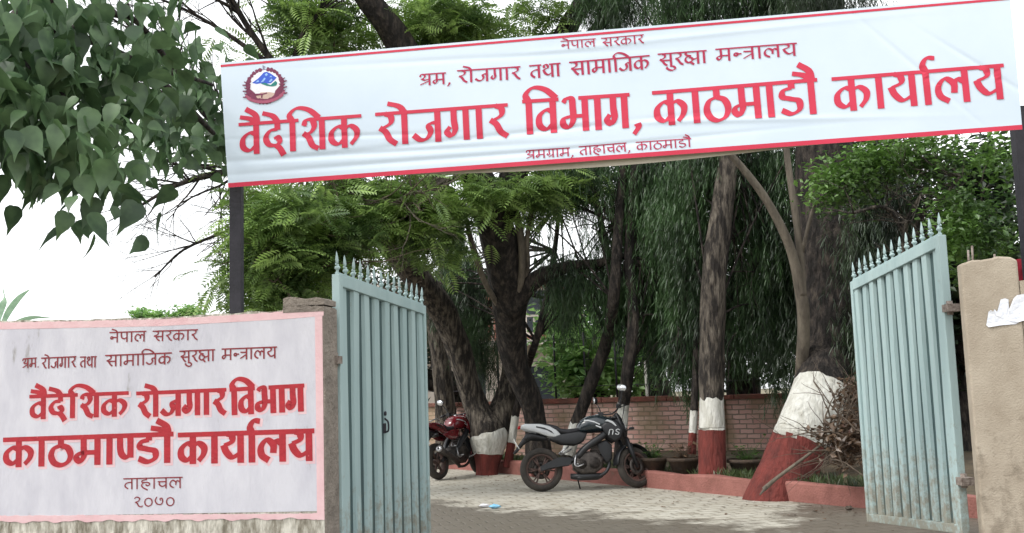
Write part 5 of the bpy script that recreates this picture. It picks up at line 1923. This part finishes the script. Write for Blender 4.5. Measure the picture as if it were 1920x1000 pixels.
# ------------------------------------------------------------------ pots, plants, brush, litter
rB0 = random.Random(77)
m_pot = mat('old_terracotta', s(84, 70, 58), s(60, 52, 46), 8, .95, .6, 40)
for i, (px, py, Y, r, lab) in enumerate(((1225, 862, 15.9, .21, 'dark earthen flowerpot nearest the front wheel of the black motorbike'), (1282, 866, 15.6, .23, 'dark earthen flowerpot directly left of the straight conifer foot'),
                                         (1402, 868, 14.9, .27, 'widest dark earthen flowerpot between the straight conifer and huge painted trunk'), (1190, 860, 16.3, .2, 'dark earthen flowerpot half hidden behind the motorbike front wheel'))):
    c = P(px, py, Y)
    z0 = .2
    t = thing('flowerpot', lab, 'flowerpot', (c.x, c.y, z0), 0, 'flowerpots in the bed')
    mb = MB()
    mb.lathe([(0, 0), (r * .68, 0), (r * .95, .17), (r * 1.06, .175), (r * 1.06, .22), (r * .92, .22), (r * .88, .17), (0, .165)], None, 20)
    mb.build('pot', m_pot, t)
    pts = rng.normal(0, 1, (60, 3)) * np.array([r * .45, r * .45, .07]) + np.array([0, 0, .3])
    mb = MB()
    for p in pts:
        p = Vector(p)
        mb.tube([(p.x * .15, p.y * .15, .16), p * .5 + Vector((0, 0, .1)), p], [.004, .003, .002], 4)
        az_ = rB0.uniform(0, 6.28)
        d_ = Vector((math.cos(az_), math.sin(az_), rB0.uniform(-.5, .4))) * rB0.uniform(.06, .12)
        sd_ = Vector((-d_.y, d_.x, 0)) * .3
        mb.add([p, p + d_ * .5 + sd_, p + d_, p + d_ * .5 - sd_], [(0, 1, 2, 3)])
    mb.build('plant', m_leaf_bush if i != 1 else m_dry, t)

# grass and weeds along the bed
pts2 = []
for (x0, y0), (x1, y1) in zip(KL[:-2], KL[1:-1]):
    d = np.array((x1 - x0, y1 - y0))
    L = np.linalg.norm(d)
    nn = int(L * 170)
    u = rng.uniform(0, 1, nn)
    dd = np.abs(rng.normal(0, .35, nn)) + .15
    nr = np.array((d[1], -d[0])) / L
    keep = np.sin((x0 + d[0] * u) * 5.1) + np.sin((x0 + d[0] * u) * 2.3 + 1) > -.9
    xy = np.array((x0, y0)) + d * u[:, None] + nr * dd[:, None]
    pts2.append(np.c_[xy, np.full(nn, .18)][keep])
pts2 = np.concatenate(pts2)
n = len(pts2)
blade = np.array([(-.006, 0, 0), (.006, 0, 0), (.02, .01, .12), (.06, .02, .2)])
o = scatter('grass', np.repeat(pts2, 4, 0) + rng.normal(0, .03, (n * 4, 3)) * np.array([1, 1, 0]), (blade, [(0, 1, 2, 3)]), m_grass, None, (0, 0, 0), (.25, .85), .9)
o['kind'] = 'stuff'
o['label'] = 'short green grass and weeds along the edge of the planting bed'

# dry brush heap by the right gate leaf
c = P(1590, 800, 12.2)
t = thing('brush_heap', 'brown heap of dry leafy branches against the huge trunk by the right gate', 'brush heap', (c.x, c.y, .2))
mb = MB()
rB = random.Random(5)
for k in range(64):
    p = P(rB.uniform(1545, 1640), rB.uniform(760, 890), rB.uniform(11.9, 12.6))
    limb(mb, p, (rB.uniform(-.6, .8), rB.uniform(-.5, .5), rB.uniform(-.3, 1)), rB.uniform(.3, .65), .011, 1, rB, .7)
mb.build('branches', m_twig, t, (c.x, c.y, .2))
scatter('leaves', clouds([(1600, 800, 12.3, 40, 60, .35, 1.4), (1570, 840, 12.2, 36, 50, .3, 1), (1610, 740, 12.4, 30, 40, .3, .6)], 1000, .06, 8), (LEAF[0] * .085, LEAF[1]), m_dry, t, (c.x, c.y, .2), (.6, 1.3), 1.5)

mb = MB()
stem(mb, [(1432, 918, 12.65, 9), (1455, 898, 12.6, 7), (1490, 872, 12.55, 6), (1535, 838, 12.6, 5), (1560, 815, 12.7, 3)], 7, 5, .06, 91)
mb.tube([P(1436, 914, 12.62), P(1425, 928, 12.5)], [.02, .01], 6)
c = P(1455, 898, 12.6)
o = mb.build('fallen_branch', m_bark_pale, None, tuple(c))
tag(o, 'pale broken branch leaning across the red foot of the huge trunk', 'branch')


def litter(px, py, size, m, name, label, cat, seed, h=.6):
    rr = random.Random(seed)
    c = G(px, py)
    mb = MB()
    n, k = 9, 5
    vs_ = []
    for j in range(k):
        for i in range(n):
            th = 6.283 * i / n
            r = size * (.25 + math.sin(math.pi * (j + .6) / k)) * rr.uniform(.55, 1.1) * .5
            vs_.append((c.x + r * math.cos(th) * 1.5, c.y + r * math.sin(th), .006 + size * h * j / (k - 1) * rr.uniform(.6, 1.1)))
    fs_ = [(j * n + i, j * n + (i + 1) % n, (j + 1) * n + (i + 1) % n, (j + 1) * n + i) for j in range(k - 1) for i in range(n)]
    fs_ += [tuple(range(n - 1, -1, -1)), tuple((k - 1) * n + i for i in range(n))]
    mb.add(vs_, fs_)
    o = mb.build(name, m, None, (c.x, c.y, 0))
    tag(o, label, cat)


litter(928, 954, .085, mat('blue_plastic', s(110, 176, 214), s(150, 200, 226), 20, .3), 'plastic_wrapper', 'crumpled pale blue plastic wrapper on the damp pavers', 'litter', 1)
litter(908, 952, .09, mat('white_plastic', s(222, 222, 226), s(200, 200, 206), 20, .3), 'plastic_bag', 'crumpled white plastic bag beside the blue wrapper', 'litter', 2, .5)
litter(1516, 940, .07, mat('red_plastic', s(196, 44, 58), s(170, 36, 48), 20, .4), 'red_wrapper', 'larger bright red scrap lying at the foot of the kerb', 'litter', 3, .5)
litter(1534, 938, .05, mat('red_petals', s(190, 50, 62), s(160, 36, 48), 20, .5), 'red_scrap', 'smaller bright red scrap right of the larger one', 'litter', 4, .4)
litter(1592, 957, .07, mat('grey_stone', s(90, 80, 70), s(60, 54, 48), 20, .9), 'stone', 'small dark stone at the right end of the kerb', 'stone', 5, .6)

# windblown dry leaves and grit on the pavers
xy = np.c_[rng.uniform(-1.2, 4.6, 2200), rng.uniform(9.2, 19, 2200)]
keep = np.array([abs(x - np.interp(y, [9.6, 12, 13.9, 15.5, 17.5, 19.9], [5.5, 4, 2.9, 1.95, .72, -.6])) < abs(rr_) and x < np.interp(y, [9.6, 12, 13.9, 15.5, 17.5, 19.9], [5.5, 4, 2.9, 1.95, .72, -.6]) - .05 for (x, y), rr_ in zip(xy, rng.normal(0, 1.2, 2200))])
xy = xy[keep]
o = scatter('fallen_leaves', np.c_[xy, np.full(len(xy), .012)], (LEAF[0] * .06 * np.array([1, 1, .5]), LEAF[1]), m_dry, None, (0, 0, 0), (.4, 1.2), .25)
o['kind'] = 'stuff'
o['label'] = 'dry brown leaf litter scattered on the pavers along the kerb'

# stand-in sheet for an unidentified red thing behind the low side wall
c = P(1916, 505, 7.75)
mb = MB()
vs_ = [(c.x - .05 + .3 * i / 9, c.y + .02 * math.sin(i * 1.9 + j), c.z + .07 - .5 * j / 6 + .008 * math.sin(i * 1.3)) for j in range(7) for i in range(10)]
mb.add(vs_, [(j * 10 + i, j * 10 + i + 1, j * 10 + i + 11, j * 10 + i + 10) for j in range(6) for i in range(9)], True)
o = mb.build('red_stand_in', mat('red_stand_in_colour', s(170, 40, 60), s(120, 26, 40), 9, .9), None, tuple(c))
sl_ = o.modifiers.new('sheet_thickness', 'SOLIDIFY')
sl_.thickness = .004
tag(o, 'unidentified dark red thing showing over the low side wall right of the beige pillar', 'cloth')

# white stake beyond the wall
c = P(1211, 700, 20)
mb = MB()
mb.tube([(0, 0, 0), (.01, 0, 1.0), (0, 0, P(1211, 680, 20).z)], .03, 8)
mb.lathe([(.03, 0), (.034, .02), (.0, .05)], Matrix.Translation((0, 0, P(1211, 680, 20).z)), 8)
o = mb.build('white_stake', m_white_lime, None)
o.location = (c.x, c.y, 0)
tag(o, 'thin white painted stake standing beyond the brick wall', 'stake')
